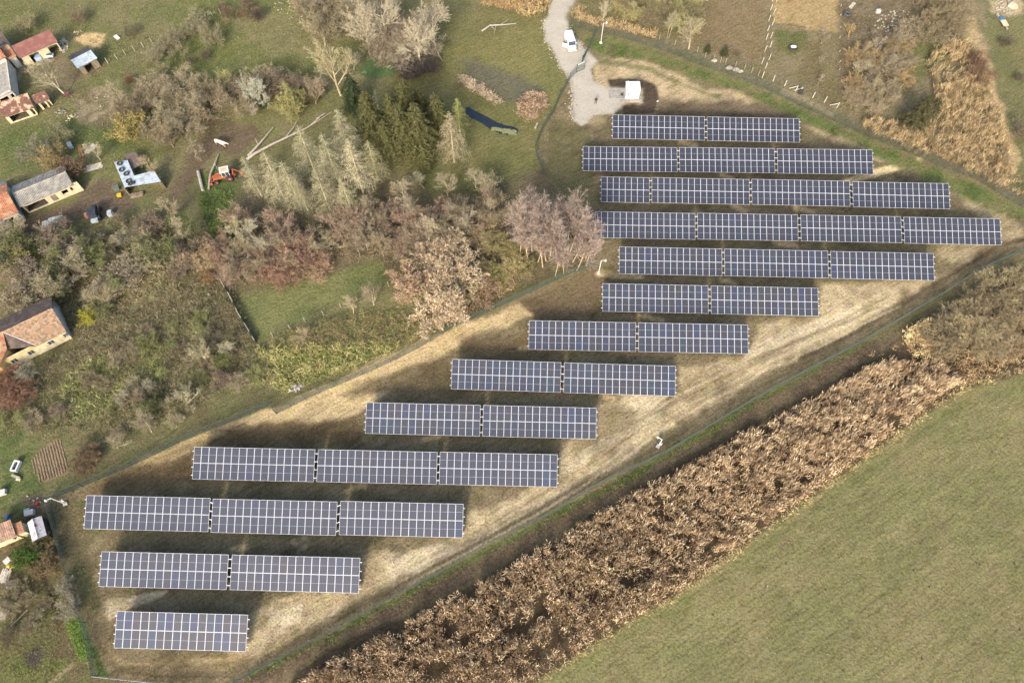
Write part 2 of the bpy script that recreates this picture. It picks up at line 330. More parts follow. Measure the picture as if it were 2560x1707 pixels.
# upper right
Z([(1445, -900), (4200, -900), (4200, 700), (2640, 575), (2505, 480), (2301, 385), (2083, 292), (1743, 151), (1552, 85), (1424, 54), (1432, 20)], (146, 134, 104), 9, 9, alt=(128, 122, 88), altsc=3)
Z([(1445, 0), (1600, -50), (1760, 0), (1700, 90), (1520, 62), (1426, 48)], (134, 126, 82), 14, 12, 0.8, alt=(112, 112, 66), altsc=3)
Z([(1760, 0), (1920, -20), (1912, 150), (1780, 130), (1700, 90)], (142, 124, 94), 14, 10)
Z([(1942, -300), (2102, -300), (2100, 80), (2022, 76), (1932, 58)], (184, 158, 112), 4, 3)
S([(1932, 58), (1975, 62), (2012, 70)], 2, (140, 116, 84), 2, 2)
Z([(1940, 76), (2016, 84), (2020, 120), (1990, 140), (1942, 128)], (108, 116, 66), 8, 6)
Z([(2098, -60), (2280, -60), (2280, 200), (2100, 230)], (126, 112, 88), 12, 12, alt=(150, 134, 110), altsc=2)
Z([(2250, 90), (2340, 70), (2400, 120), (2300, 200), (2260, 180)], (116, 122, 70), 14, 14, 0.8)
Z([(2460, -60), (2700, -60), (2700, 520), (2540, 480), (2490, 300), (2470, 100)], (122, 122, 80), 12, 12, alt=(138, 130, 88), altsc=3)
S([(2420, 50), (2450, 120), (2480, 240), (2510, 330), (2530, 400)], 16, (192, 166, 124), 10, 10, 0.8)
Z([(2470, 0), (2560, 0), (2560, 30), (2520, 40), (2480, 30)], (196, 176, 146), 8, 6, 0.8)
S([(1960, 228), (2010, 250), (2080, 285)], 7, (180, 160, 122), 5, 4, 0.8)
Z([(2010, 100), (2035, 105), (2100, 240), (2080, 270), (2000, 190)], (124, 112, 78), 12, 10, 0.7)
# lower left yards
Z([(-900, 1260), (125, 1255), (167, 1400), (215, 1555), (244, 1688), (560, 1730), (560, 2400), (-900, 2400)], (118, 106, 76), 12, 12, alt=(98, 110, 60), altsc=2.6)
Z([(72, 1155), (102, 1120), (148, 1092), (160, 1110), (172, 1180), (130, 1200), (98, 1206)], (150, 126, 94), 3, 4)
Z([(-100, 1000), (70, 1030), (80, 1150), (110, 1210), (125, 1250), (60, 1290), (-100, 1260)], (94, 108, 60), 10, 10, alt=(124, 124, 80), altsc=2)
Z([(158, 1530), (200, 1545), (232, 1625), (205, 1660), (175, 1600)], (104, 140, 52), 7, 7)
S([(232, 1625), (262, 1690)], 9, (96, 120, 56), 6, 5)
Z([(0, 1620), (70, 1650), (160, 1650), (150, 1707), (0, 1707)], (112, 120, 62), 14, 12, 0.8)
S([(108, 1440), (130, 1500), (145, 1560)], 5, (72, 60, 48), 3, 3)
Z([(62, 1240), (115, 1230), (122, 1290), (110, 1340), (70, 1300)], (128, 112, 94), 8, 8)
S([(60, 1770), (110, 1720), (180, 1660)], 4, (160, 140, 112), 4, 4)
Z([(60, 1630), (95, 1615), (110, 1640), (90, 1670), (60, 1660)], (92, 84, 80), 6, 6)

def make_ground():
    xs = np.concatenate([[-6000, -2500, -1000, -450, -230, -160], np.arange(-126, 126.1, 0.4), [160, 230, 450, 1000, 2500, 6000]])
    ys = np.concatenate([[-6000, -2500, -1000, -400, -120, -40], np.arange(-8, 146.1, 0.4), [165, 200, 300, 500, 1000, 2500, 6000]])
    X, Y = np.meshgrid(xs, ys); sh = X.shape; X = X.ravel(); Y = Y.ravel()
    PX, PY = to_px(X, Y)
    PX = np.clip(PX, -850, 4100); PY = np.clip(PY, -850, 3100)
    w1 = fbm(X, Y, 5.0, 1, 5); w2 = fbm(X, Y, 5.0, 31, 5); n3 = fbm(X, Y, 1.6, 77, 3)
    C = np.tile(s2l(OLIVE), (len(X), 1))
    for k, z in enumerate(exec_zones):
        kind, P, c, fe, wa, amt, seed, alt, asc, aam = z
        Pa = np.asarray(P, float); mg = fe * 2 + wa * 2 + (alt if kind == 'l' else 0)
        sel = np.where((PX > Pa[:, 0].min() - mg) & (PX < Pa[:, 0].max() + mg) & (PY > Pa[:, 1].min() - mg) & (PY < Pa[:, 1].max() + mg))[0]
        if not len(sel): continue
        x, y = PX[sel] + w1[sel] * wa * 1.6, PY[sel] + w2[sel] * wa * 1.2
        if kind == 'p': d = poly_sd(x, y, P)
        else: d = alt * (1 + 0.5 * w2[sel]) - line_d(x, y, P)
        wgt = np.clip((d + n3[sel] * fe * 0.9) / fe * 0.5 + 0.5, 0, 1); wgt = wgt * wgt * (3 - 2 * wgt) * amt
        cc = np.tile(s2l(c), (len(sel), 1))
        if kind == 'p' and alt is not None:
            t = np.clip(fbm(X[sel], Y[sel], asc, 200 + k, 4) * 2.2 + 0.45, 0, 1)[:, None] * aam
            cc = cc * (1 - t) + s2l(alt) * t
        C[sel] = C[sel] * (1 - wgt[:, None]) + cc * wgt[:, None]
    lum = C @ np.array([.3, .6, .1]); C = (C * .84 + lum[:, None] * .16 * np.array([1.04, 1.0, .93])) * KA * 1.04
    lum = C @ np.array([.3, .6, .1]) / KA; C *= (1 + .18 * np.clip((lum - .22) / .3, 0, 1))[:, None] * np.array([1.02, 1.0, .95])
    a_ = R(32); U_, V_ = X * math.cos(a_) + Y * math.sin(a_), -X * math.sin(a_) + Y * math.cos(a_)
    ins = np.clip((poly_sd(PX, PY, site) - 4) / 14, 0, 1) * np.where(poly_sd(PX, PY, DRIVE) > -2, 0, 1)
    tr = np.clip(fbm(U_ / 5, V_, .9, 600, 4) * 2.2 + .1, 0, 1) * np.clip(fbm(X, Y, 9, 620, 3) * 2 + .6, 0, 1); pt = np.clip(fbm(X, Y, 3.2, 610, 5) * 3 - .1, 0, 1)
    C *= (1 - ins * (.26 * tr + .24 * pt))[:, None]
    far = np.clip((poly_sd(PX, PY, FIELD) - 6) / 20, 0, 1); C *= (1 + far * (.15 * fbm(U_ / 7, V_, 2.4, 640, 4) + .035 * np.sin(V_ * 6.283 / 2.4 + fbm(X, Y, 20, 650, 2)) * (fbm(X, Y, 14, 660, 3) > -.2)))[:, None]
    C *= (1 + 0.10 * fbm(X, Y, 2.2, 400, 4) + 0.10 * fbm(X, Y, 14, 410, 3))[:, None]
    zz = 0.05 * fbm(X, Y, 3.0, 500, 3) + 0.025 * vnoise(X, Y, 0.9, 510) - 0.05
    zz = np.where((np.abs(X) > 126) | (Y > 146) | (Y < -8), -0.05, zz)
    V = np.stack([X, Y, zz], 1); ny, nx = sh
    i = np.arange(ny * nx).reshape(sh)
    F = np.stack([i[:-1, :-1].ravel(), i[:-1, 1:].ravel(), i[1:, 1:].ravel(), i[1:, :-1].ravel()], 1)
    m, n, l, b = new_mat('ground_soil_and_turf'); b.inputs['Roughness'].default_value = 0.95; b.inputs['Specular IOR Level'].default_value = 0.1
    a = n.new('ShaderNodeAttribute'); a.attribute_name = 'Col'
    def mul(src, c, sc, lo, hi, det=5, stretch=None):
        k = n.new('ShaderNodeMix'); k.data_type = 'RGBA'; k.blend_type = 'MULTIPLY'; k.inputs[0].default_value = 1
        l.new(src, k.inputs[6]); k.inputs[7].default_value = (*c, 1)
        return noise_mix(n, l, src, k.outputs[2], sc, det, lo, hi, stretch=stretch)
    s1, t1 = mul(a.outputs['Color'], (0.66, 0.63, 0.60), 2.6, 0.50, 0.70)
    s2, t2 = mul(s1, (1.30, 1.26, 1.16), 1.7, 0.50, 0.68)
    s3, t3 = mul(s2, (0.93, 0.98, 0.88), 0.45, 0.45, 0.62)
    s4, t4 = mul(s3, (0.72, 0.70, 0.68), 7.5, 0.50, 0.66)
    s5, t5 = mul(s4, (0.78, 0.76, 0.73), 1.5, 0.50, 0.62, 6)
    mp = [k for k in n if k.type == 'MAPPING'][-1]; mp.vector_type = 'TEXTURE'; mp.inputs['Rotation'].default_value = (0, 0, R(32)); mp.inputs['Scale'].default_value = (4.0, 0.55, 1.0); s4 = s5
    sm = n.new('ShaderNodeMix'); sm.data_type = 'RGBA'; l.new(a.outputs['Alpha'], sm.inputs[0]); l.new(a.outputs['Color'], sm.inputs[6]); l.new(s4, sm.inputs[7])
    l.new(sm.outputs[2], b.inputs['Base Color'])
    bp = n.new('ShaderNodeBump'); bp.inputs['Strength'].default_value = 0.8; bp.inputs['Distance'].default_value = 0.16
    l.new(t1.outputs[0], bp.inputs['Height'])
    b2 = n.new('ShaderNodeBump'); b2.inputs['Strength'].default_value = 0.7; b2.inputs['Distance'].default_value = 0.07
    l.new(t4.outputs[0], b2.inputs['Height']); l.new(bp.outputs[0], b2.inputs['Normal']); l.new(b2.outputs[0], b.inputs['Normal'])
    al = 1 - 0.7 * np.clip((poly_sd(PX, PY, DRIVE) + 2) / 6, 0, 1); C = np.concatenate([C, al[:, None]], 1)
    me = np_mesh('ground', V, F, m, C); me.polygons.foreach_set('use_smooth', [True] * len(F))
    o = bpy.data.objects.new('ground', me); link(o); tag(o, kind='structure')
make_ground()

# ------------------------------------------------------------------ solar tables
def make_cell_mat():
    m, n, l, b = new_mat('solar_cells'); b.inputs['Roughness'].default_value = 0.22; b.inputs['Specular IOR Level'].default_value = 0.35
    oi = n.new('ShaderNodeObjectInfo'); tc = n.new('ShaderNodeTexCoord'); sp = n.new('ShaderNodeSeparateXYZ'); l.new(tc.outputs['Object'], sp.inputs[0])
    def math_(op, a, b_=None):
        k = n.new('ShaderNodeMath'); k.operation = op
        for i, v in enumerate((a, b_)):
            if v is None: continue
            if isinstance(v, (int, float)): k.inputs[i].default_value = v
            else: l.new(v, k.inputs[i])
        return k.outputs[0]
    ax, ay = math_('ABSOLUTE', sp.outputs[0]), math_('ABSOLUTE', sp.outputs[1])
    edge = math_('MAXIMUM', math_('GREATER_THAN', ax, 0.531), math_('GREATER_THAN', ay, 1.195))
    half = math_('LESS_THAN', ay, 0.016)
    # cell columns and ribbons
    fx = math_('FRACT', math_('ADD', math_('MULTIPLY', sp.outputs[0], 8 / 1.044), 100.0))
    bus = math_('LESS_THAN', math_('ABSOLUTE', math_('SUBTRACT', fx, 0.5)), 0.10)
    fy = math_('FRACT', math_('ADD', math_('MULTIPLY', sp.outputs[1], 26 / 2.37), 100.0))
    row = math_('LESS_THAN', fy, 0.06)
    def mix(f, a, c):
        k = n.new('ShaderNodeMix'); k.data_type = 'RGBA'
        if isinstance(f, (int, float)): k.inputs[0].default_value = f
        else: l.new(f, k.inputs[0])
        for s_, v in ((k.inputs[6], a), (k.inputs[7], c)):
            if isinstance(v, tuple): s_.default_value = (*v, 1)
            else: l.new(v, s_)
        return k.outputs[2]
    c0 = mix(math_('MULTIPLY', bus, 0.17), oi.outputs['Color'], (0.26, 0.27, 0.31))
    c1 = mix(math_('MULTIPLY', row, 0.15), c0, (0.3, 0.31, 0.34))
    c2 = mix(math_('MULTIPLY', half, 0.55), c1, (0.5, 0.51, 0.55))
    c3 = mix(edge, c2, (0.46, 0.47, 0.50))
    l.new(c3, b.inputs['Base Color']); return m
M_cell = make_cell_mat()
M_frame = mat('anodised_frame', A(238, 240, 246), A(224, 228, 234), rough=0.5, metal=0.1, scale=3)
PW, PL, TILT = 1.134, 2.465, 20.0
def panel_mesh():
    b = MB(); w, L = PW / 2, PL / 2; fw = 0.028; t = 0.035
    for x in (-1, 1): b.box((x * (w - fw / 2), 0, 0), (fw, PL, t), M_frame)
    for y in (-1, 1): b.box((0, y * (L - fw / 2), 0), (PW - 2 * fw, fw, t), M_frame)
    b.box((0, 0, 0.006), (PW - 2 * fw, PL - 2 * fw, 0.014), M_cell)
    return b.mesh('solar_panel')
ME_panel = panel_mesh()
def rail_mesh(n_):
    L = n_ * 1.154 - 0.02 + 0.50; b = MB(); b.box((0, 0, 0), (L, 0.10, 0.06), M_frame); return b.mesh('rail')
def leg_mesh(h):
    b = MB(); b.box((0, 0, h / 2), (0.1, 0.08, h), M_galv); return b.mesh('leg')
def brace_mesh(p, q):
    b = MB(); b.tube(p, q, 0.045, 0.045, M_galv, 4); return b.mesh('brace')
def bar_mesh(p, q, r): b = MB(); b.tube(p, q, r, r, M_galv, 4); return b.mesh('rafter')
SL = 2 * PL + 0.03; ct, st = math.cos(R(TILT)), math.sin(R(TILT))
Z0 = 0.75; Z1 = Z0 + SL * st       # lower and upper edge heights
YF = lambda s: s * ct              # distance up the slope -> local y
RM = {16: rail_mesh(16), 8: rail_mesh(8)}
LEGF = leg_mesh(Z0 + 0.18 * SL * st - 0.10); LEGB = leg_mesh(Z0 + 0.80 * SL * st - 0.10)
RAFT = bar_mesh((0, YF(0.25), Z0 + 0.25 * st - 0.10), (0, YF(SL - 0.25), Z0 + (SL - 0.25) * st - 0.10), 0.05)
BRC = brace_mesh((0, YF(0.80 * SL), 0.5), (0, YF(0.45 * SL), Z0 + 0.45 * SL * st - 0.1))
def prow(name, me, parent, loc, rx=0.0, colr=None):
    o = bpy.data.objects.new(name, me); col.objects.link(o); o.parent = parent; o.location = loc
    if rx: o.rotation_euler = (rx, 0, 0)
    if colr: o.color = colr
    return o
ROWS = [
 [(1531.9,287.3,1761.5,291.9,16),(1767.5,292.5,1997.9,296.8,16)],
 [(1457.6,366.3,1692.6,369,16),(1698.6,369,1935.8,371.2,16),(1942.6,371.5,2180.6,375.3,16)],
 [(1503.3,442,1623.7,444.2,8),(1629.7,444.4,1873.1,448,16),(1879.1,448.2,2123.7,452.9,16),(2131,453.7,2372,459.7,16)],
 [(1488.3,529.9,1737.5,532.7,16),(1743.5,533.2,1994,536.7,16),(2001.4,537.3,2252.2,541.4,16),(2258.5,541.6,2500,548.2,16)],
 [(1548.2,616.8,1804.8,622.3,16),(1811,622.5,2069.5,627.2,16),(2076,628.5,2333.1,633.2,16)],
 [(1506.6,708.9,1770.2,713.5,16),(1777.3,714.3,2044.7,720.3,16)],
 [(1323,801.5,1589.4,806.1,16),(1596.4,806.1,1869.6,812.4,16)],
 [(1130.7,897.6,1403,905.7,16),(1410.7,906.6,1688.5,914.7,16)],
 [(916.4,1006,1201.5,1012,16),(1208.4,1012,1491,1020.1,16)],
 [(486.1,1116.3,787.9,1123.6,16),(795.5,1124.2,1093.7,1128.5,16),(1100.2,1128.5,1393.8,1136.7,16)],
 [(217.3,1236.1,525.6,1246.2,16),(532.4,1247,843.7,1253,16),(851.3,1253,1158.8,1258.4,16)],
 [(254.6,1376.7,571.4,1386.8,16),(580.1,1387,900.6,1393,16)],
 [(292.8,1527,620.1,1536,16)]]
ORD = ['first', 'second', 'third', 'fourth', 'fifth', 'sixth', 'seventh', 'eighth', 'ninth', 'tenth', 'eleventh', 'twelfth', 'thirteenth', 'fourteenth', 'fifteenth', 'sixteenth', 'seventeenth', 'eighteenth', 'nineteenth', 'twentieth', 'twenty-first', 'twenty-second', 'twenty-third', 'twenty-fourth', 'twenty-fifth', 'twenty-sixth']
rowtxt = ['the top row below the white kiosk', 'the second row from the kiosk', 'the third row from the kiosk', 'the fourth row beside the bare grove', 'the fifth row from the kiosk',
          'the sixth row from the kiosk', 'the middle, seventh row of thirteen', 'the sixth row from the bottom', 'the fifth row from the bottom', 'the fourth row from the bottom', 'the third row from the bottom', 'the second row from the bottom', 'the bottom row']
POS = {1: ['only table'], 2: ['left table', 'right table'], 3: ['left table', 'middle table', 'right table'], 4: ['leftmost table', 'second table from the left', 'third table from the left', 'rightmost table']}
VAR = [0.0, 0.0, 0.0, 0.06, 0.2, 0.5, 0.6, 0.5, 0.4, 0.12, 0.04, 0.08, 1.0]
def solar_tables():
    rd = random.Random(3)
    for ri, row in enumerate(ROWS):
        pts = [(G(a, b, Z1), G(c, d, Z1)) for a, b, c, d, n_ in row]
        p0, p1 = pts[0][0], pts[-1][1]
        ang = math.atan2(p1.y - p0.y, p1.x - p0.x); u = Vector((math.cos(ang), math.sin(ang), 0)); v = Vector((-u.y, u.x, 0))
        for ti, (a, b, c, d, n_) in enumerate(row):
            q0, q1 = pts[ti]; mid = (q0 + q1) / 2
            org = mid - v * YF(SL); org.z = 0
            sh = 'short' if n_ == 8 else 'long'
            look = 'half-length solar table' if n_ == 8 else 'solar table'
            if ri == 12: look = 'solar table of mixed blue and grey panels'
            lab = look + ', ' + (POS[len(row)][ti] + ' in ' if len(row) > 1 else 'alone in ') + rowtxt[ri]
            t = empty('solar_table', org, ang, lab, 'solar table', 'solar tables in rows across the fenced site')
            t.scale = (max(0.955, min(1.03, (q1 - q0).length / (n_ * 1.154 - 0.02))), 1, 1)
            W = n_ * 1.154 - 0.02
            for r_ in range(2):
                for k in range(n_):
                    s = PL / 2 + r_ * (PL + 0.03)
                    x = -W / 2 + PW / 2 + k * 1.154
                    h = rd.random()
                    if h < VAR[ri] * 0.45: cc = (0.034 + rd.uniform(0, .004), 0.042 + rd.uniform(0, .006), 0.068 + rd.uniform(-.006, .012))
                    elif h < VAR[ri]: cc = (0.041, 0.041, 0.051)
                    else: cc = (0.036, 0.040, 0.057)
                    f = rd.uniform(0.96, 1.04) * (0.60 + 0.028 * ri)  # cell colour brightens towards the near rows, standing in for sky reflection
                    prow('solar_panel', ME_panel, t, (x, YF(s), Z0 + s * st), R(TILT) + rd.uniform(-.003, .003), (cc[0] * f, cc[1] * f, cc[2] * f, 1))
            for fr in (0.12, 0.37, 0.62, 0.87):
                s = SL * fr; prow('rail', RM[n_], t, (0, YF(s) + 0.05 * st, Z0 + s * st - 0.055 * ct), R(TILT))
            nl = 5 if n_ == 16 else 3
            for k in range(nl):
                x = -W / 2 + 0.9 + k * (W - 1.8) / (nl - 1)
                prow('leg', LEGF, t, (x, YF(0.18 * SL), 0)); prow('leg', LEGB, t, (x, YF(0.80 * SL), 0))
                prow('rafter', RAFT, t, (x, 0, 0)); prow('brace', BRC, t, (x, 0, 0))
solar_tables()

# ------------------------------------------------------------------ perimeter fence, gate, poles
def path_world(P): return [G(a, b, 0) for a, b in P]
def resample(P, step):
    """points at even spacing along a polyline"""
    L = [0]
    for a, b in zip(P, P[1:]): L.append(L[-1] + (b - a).length)
    n = max(1, round(L[-1] / step)); out = []
    for k in range(n + 1):
        s = L[-1] * k / n; i = 0
        while i < len(L) - 2 and L[i + 1] < s: i += 1
        t = (s - L[i]) / max(1e-6, L[i + 1] - L[i]); out.append(P[i].lerp(P[i + 1], min(1, t)))
    return out
M_mesh = mat('green_wire_coating', A(84, 100, 92), A(110, 122, 112), rough=0.6)
M_wire = mat('grey_wire', A(150, 150, 140), A(120, 118, 108))
M_mdark = mat('dark_wire_coating', (0.04, 0.06, 0.052), (0.06, 0.08, 0.07), rough=0.6)
def wire_panel_mesh(wr=.009, M_mesh=M_mesh):
    b = MB(); w, h = 2.46, 1.75
    for k in range(42):
        x = -w / 2 + w * k / 41; r_ = wr
        b.add([(x - r_, 0, 0.05), (x + r_, 0, 0.05), (x + r_, 0, h), (x - r_, 0, h)], [(0, 1, 2, 3)], M_mesh)
        b.add([(x, -r_, 0.05), (x, r_, 0.05), (x, r_, h), (x, -r_, h)], [(0, 1, 2, 3)], M_mesh)
    for z, r_ in ((0.07, .015), (0.4, .008), (0.45, .008), (0.85, .008), (0.9, .008), (1.3, .008), (1.35, .008), (h, .026)):
        b.box((0, 0.012, z), (w, 0.02, r_ * 2), M_mesh)
    return b.mesh('mesh_panel')
ME_wp = wire_panel_mesh(); ME_wpf = wire_panel_mesh(.0035, M_mdark)
def fpost_mesh():
    b = MB(); b.box((0, 0, 0.95), (0.07, 0.07, 1.9), M_dkgreen); return b.mesh('post')
ME_fp = fpost_mesh()
def mesh_fence(pts, label, group='green mesh fences round the solar site', me_=None):
    P = resample(path_world(pts), 2.5)
    root = empty('mesh_fence', P[0], 0, label, 'fence', group); inv = -P[0]
    for k, p in enumerate(P):
        prow('post', ME_fp, root, p + inv)
    for a, b in zip(P, P[1:]):
        o = prow('mesh_panel', me_ or ME_wp, root, (a + b) / 2 + inv); d = b - a
        o.rotation_euler = (0, 0, math.atan2(d.y, d.x)); o.scale = (d.length / 2.5, 1, 1)
mesh_fence(fence_ne, 'dark green mesh fence along the grass strip on the upper right edge', me_=ME_wpf)
mesh_fence(fence_se, 'long green mesh fence between the solar rows and the tan reed belt')
mesh_fence(fence_n, 'green mesh fence from the bare grove down to the pale rubble heap')
mesh_fence(fence_nw, 'green mesh fence beside the ploughed plot, above the lower left rows')
mesh_fence(fence_w, 'green mesh fence beside the small red and white rusty shed')
mesh_fence(fence_up, 'green mesh fence between the gravel drive gate and the grassy ditch', me_=ME_wpf)
mesh_fence([(676, 1012), (692, 1035)], 'short cross piece of mesh fence beside the pale rubble heap')
# bottom left rail
def rail_fence():
    P = resample(path_world([(244, 1690), (330, 1699), (420, 1709), (520, 1722)]), 2.6)
    r_ = empty('rail_fence', P[0], 0, 'pale railed fence running under the bottom solar table', 'fence')
    b = MB(); b.path([p - P[0] + Vector((0, 0, 1.7)) for p in P], 0.05, M_galv, 5); b.build('top_rail', r_)
    for p in P: prow('post', ME_fp, r_, p - P[0])
    for a, c in zip(P, P[1:]):
        o = prow('mesh_panel', ME_wp, r_, (a + c) / 2 - P[0]); d = c - a; o.rotation_euler = (0, 0, math.atan2(d.y, d.x)); o.scale = (d.length / 2.5, 1, 1)
rail_fence()
def gate_leaf(a, b, label):
    a, b = G(*a), G(*b); d = b - a; L = d.length
    r_ = empty('gate_leaf', a, math.atan2(d.y, d.x), label, 'gate', 'leaves of the site gate')
    m = MB(); h = 1.95
    for x in (0.03, L - 0.03): m.box((x, 0, h / 2 + 0.05), (0.07, 0.07, h), M_dkgreen)
    for z in (0.1, 1.0, h): m.box((L / 2, 0, z), (L - 0.13, 0.06, 0.06), M_dkgreen)
    m.build('frame', r_)
    m = MB()
    for k in range(int(L / 0.12)): m.box((0.1 + k * 0.12, 0, 1.0), (0.016, 0.016, 1.75), M_mesh)
    m.build('bars', r_)
    m = MB()
    for k in range(4): m.box((0.35 + k * (L - 0.7) / 3, -0.05, h + 0.1), (0.3, 0.05, 0.22), M_white)
    m.build('white_plate', r_)
gate_leaf((1441, 182), (1461, 173), 'green gate leaf swung open across the gravel drive, white plates on top')
gate_leaf((1454, 160), (1464, 138), 'green gate leaf folded back along the fence beside the van')
def gate_posts():
    for p, t in (((1441, 182), 'lower gate post, on the pond side of the gravel drive'), ((1455, 159), 'upper gate post, nearer the white van')):
        m = MB(); m.box((0, 0, 1.05), (0.14, 0.14, 2.1), M_dkgreen); m.box((0, 0, 2.12), (0.17, 0.17, 0.04), M_black)
        o = m.build('gate_post', label=t, cat='post', group='posts of the site gate'); o.location = G(*p)
gate_posts()
mesh_fence([(1455, 159), (1465, 138), (1478, 112), (1490, 84)], 'short green mesh fence joining the gate to the upper right fence', me_=ME_wpf)
def cam_pole(px, py, h, ang, label, box=False):
    r_ = empty('camera_pole', G(px, py), ang, label, 'pole', 'white camera poles round the solar site')
    m = MB(); m.box((0, 0, 0.1), (0.6, 0.6, 0.2), M_whitec, taper=0.9); m.build('footing', r_)
    m = MB(); m.tube((0, 0, 0.2), (0, 0, h), 0.075, 0.06, M_white, 8); m.build('pole', r_)
    m = MB(); m.tube((0, 0, h - 0.05), (0.65, 0, h), 0.05, 0.04, M_white, 6); m.build('arm', r_)
    m = MB(); m.blob((0.75, 0, h - 0.14), (0.17, 0.17, 0.2), M_white, 1, 10, 6, 0.0); m.box((0.75, 0, h + 0.08), (0.3, 0.3, 0.08), M_white); m.build('camera_head', r_, smooth=True)
    if box:
        m = MB(); m.box((-0.2, -0.12, 1.2), (0.42, 0.25, 0.55), M_whitec); m.box((-0.2, -0.26, 1.2), (0.36, 0.02, 0.48), M_whitec); m.build('cabinet', r_)
cam_pole(1502, 108, 5.0, 0.4, 'white camera pole on the grass above the gravel drive gate')
cam_pole(1496.5, 683.5, 4.3, 0.0, 'leaning white camera pole between the bare grove and the fifth row')
cam_pole(1645, 1115, 3.4, 2.6, 'white pole with a cabinet on the pale earth by the right fence', True)
cam_pole(163.5, 1259, 3.7, 3.6, 'white pole with a cabinet at the left corner of the site', True)
cam_pole(2575, 560, 4.0, 3.0, 'white camera pole at the far right tip of the site')

# ------------------------------------------------------------------ white posts of the garden fences
M_wood = mat('weathered_wood', A(170, 155, 130), A(128, 114, 94), scale=5, stretch=(1, 1, 0.2))
M_pwhite = mat('limewashed_post', A(236, 228, 208), A(205, 196, 176), scale=5)
M_pgrey = mat('grey_concrete_post', A(190, 182, 162), A(160, 152, 132), scale=5)
def post_fence(pts, label, m_, h=1.5, w=0.13, group=None, wire=True, struts=(), cat='fence', name='post_fence', lean=0.05, seed=1):
    rd = random.Random(seed); P = [G(a, b) for a, b in pts]
    r_ = empty(name, P[0], 0, label, cat, group)
    tops = []
    for k, p in enumerate(P):
        q = p - P[0]; m = MB(); lx, ly = rd.uniform(-lean, lean), rd.uniform(-lean, lean); hh = h * rd.uniform(0.93, 1.05)
        m.tube(q, q + Vector((lx, ly, hh)), w / 2 * 1.2, w / 2, m_, 4); m.build('post', r_); tops.append(q + Vector((lx, ly, hh)))
        if k in struts:
            m = MB(); d = (P[k - 1] - P[k]) if k > 0 else (P[1] - P[0]); d.normalize(); m.tube(q + d * 1.4, q + Vector((lx, ly, hh * 0.85)), w / 2, w / 2, m_, 4); m.build('strut', r_)
    if wire:
        m = MB()
        for f in (0.35, 0.65, 0.92):
            for k in range(len(P) - 1):
                a, b = (P[k] - P[0]).lerp(tops[k], f), (P[k + 1] - P[0]).lerp(tops[k + 1], f); m.tube(a, b, 0.007, 0.007, M_wire, 3, False)
        m.build('wire', r_)
post_fence([(1932, 204), (1961, 216), (1989, 228), (2001, 233), (2031, 245), (2060, 257), (2091, 270)], 'row of white posts with slanting struts at the lower edge of the brown garden', M_pwhite, 1.6, 0.16, struts=(2, 3, 6), group='white post fences round the brown garden')
post_fence([(1905, 195), (1913, 172), (1922, 150), (1925, 118), (1926, 96), (1930, 64), (1934, 35), (1940, 8)], 'double row of white posts up the left side of the tan ploughed garden', M_pwhite, 1.6, 0.15, group='white post fences round the brown garden')
post_fence([(1904, 160), (1911, 130), (1915, 100), (1919, 78), (1921, 54), (1926, 26), (1930, 4)], 'outer row of white posts beside the tan ploughed garden', M_pwhite, 1.6, 0.15, group='white post fences round the brown garden', seed=5)
post_fence([(2102, 16), (2101, 40), (2100, 70), (2099, 96), (2098, 130), (2099, 156), (2098, 175)], 'low row of stub posts right of the ploughed garden', M_pgrey, 0.5, 0.2, wire=False)
post_fence([(1648, 99), (1687, 112), (1743, 130), (1762, 145), (1783, 150), (1800, 157), (1813, 159), (1838, 167), (1860, 174), (1878, 182), (1895, 190)], 'grey garden post fence below the two small dark conifers', M_pgrey, 1.4, 0.13, seed=3)
post_fence([(271, 159), (294, 149), (315, 138), (338, 129), (360, 119), (382, 109), (420, 96), (455, 118)], 'row of leaning pale posts above the green meadow, right of the tin-roofed shed', M_pgrey, 1.5, 0.17, seed=8)
post_fence([(508, 54), (532, 42), (552, 35), (572, 27), (610, 15)], 'row of pale posts in the brown scrub at the top left', M_pgrey, 1.4, 0.15, seed=9)
post_fence([(683, 841), (727, 823), (764, 805), (810, 788), (853, 768), (893, 750), (935, 727), (972, 715)], 'row of pale posts below the small green lawn', M_pgrey, 1.5, 0.15, seed=10)
post_fence([(1203, 620), (1228, 603), (1262, 590), (1275, 585)], 'short row of grey posts left of the bare grove', M_pgrey, 1.6, 0.14, seed=11)
post_fence([(529, 744), (487, 761), (443, 781), (402, 802), (350, 822), (270, 862), (224, 883), (178, 905), (75, 955)], 'row of thin posts in the thicket right of the tiled house', M_pgrey, 1.5, 0.13, seed=12)
def log_wall():
    P = [(528, 645), (545, 680), (560, 715), (580, 748), (600, 790), (622, 825), (641, 858)]
    r_ = empty('rail_wall', G(*P[0]), 0, 'low dark wall with pale capping slabs on the left edge of the small lawn', 'wall')
    o = G(*P[0])
    for a, b in zip(P, P[1:]):
        p, q = G(*a) - o, G(*b) - o
        for t in (0, 1, 2):
            s_, e = p.lerp(q, t / 3 + .01), p.lerp(q, (t + 1) / 3 - .01)
            m = MB(); d = e - s_; m.box(((s_ + e) / 2) + Vector((0, 0, 0.5)), (d.length, 0.14, 1.0), M_dark, rz=math.atan2(d.y, d.x)); m.build('board', r_)
            if t != 1:
                m = MB(); m.box(((s_ + e) / 2) + Vector((0, 0, 1.05)), (d.length, 0.16, 0.09), M_pgrey, rz=math.atan2(d.y, d.x)); m.build('capping', r_)
log_wall()

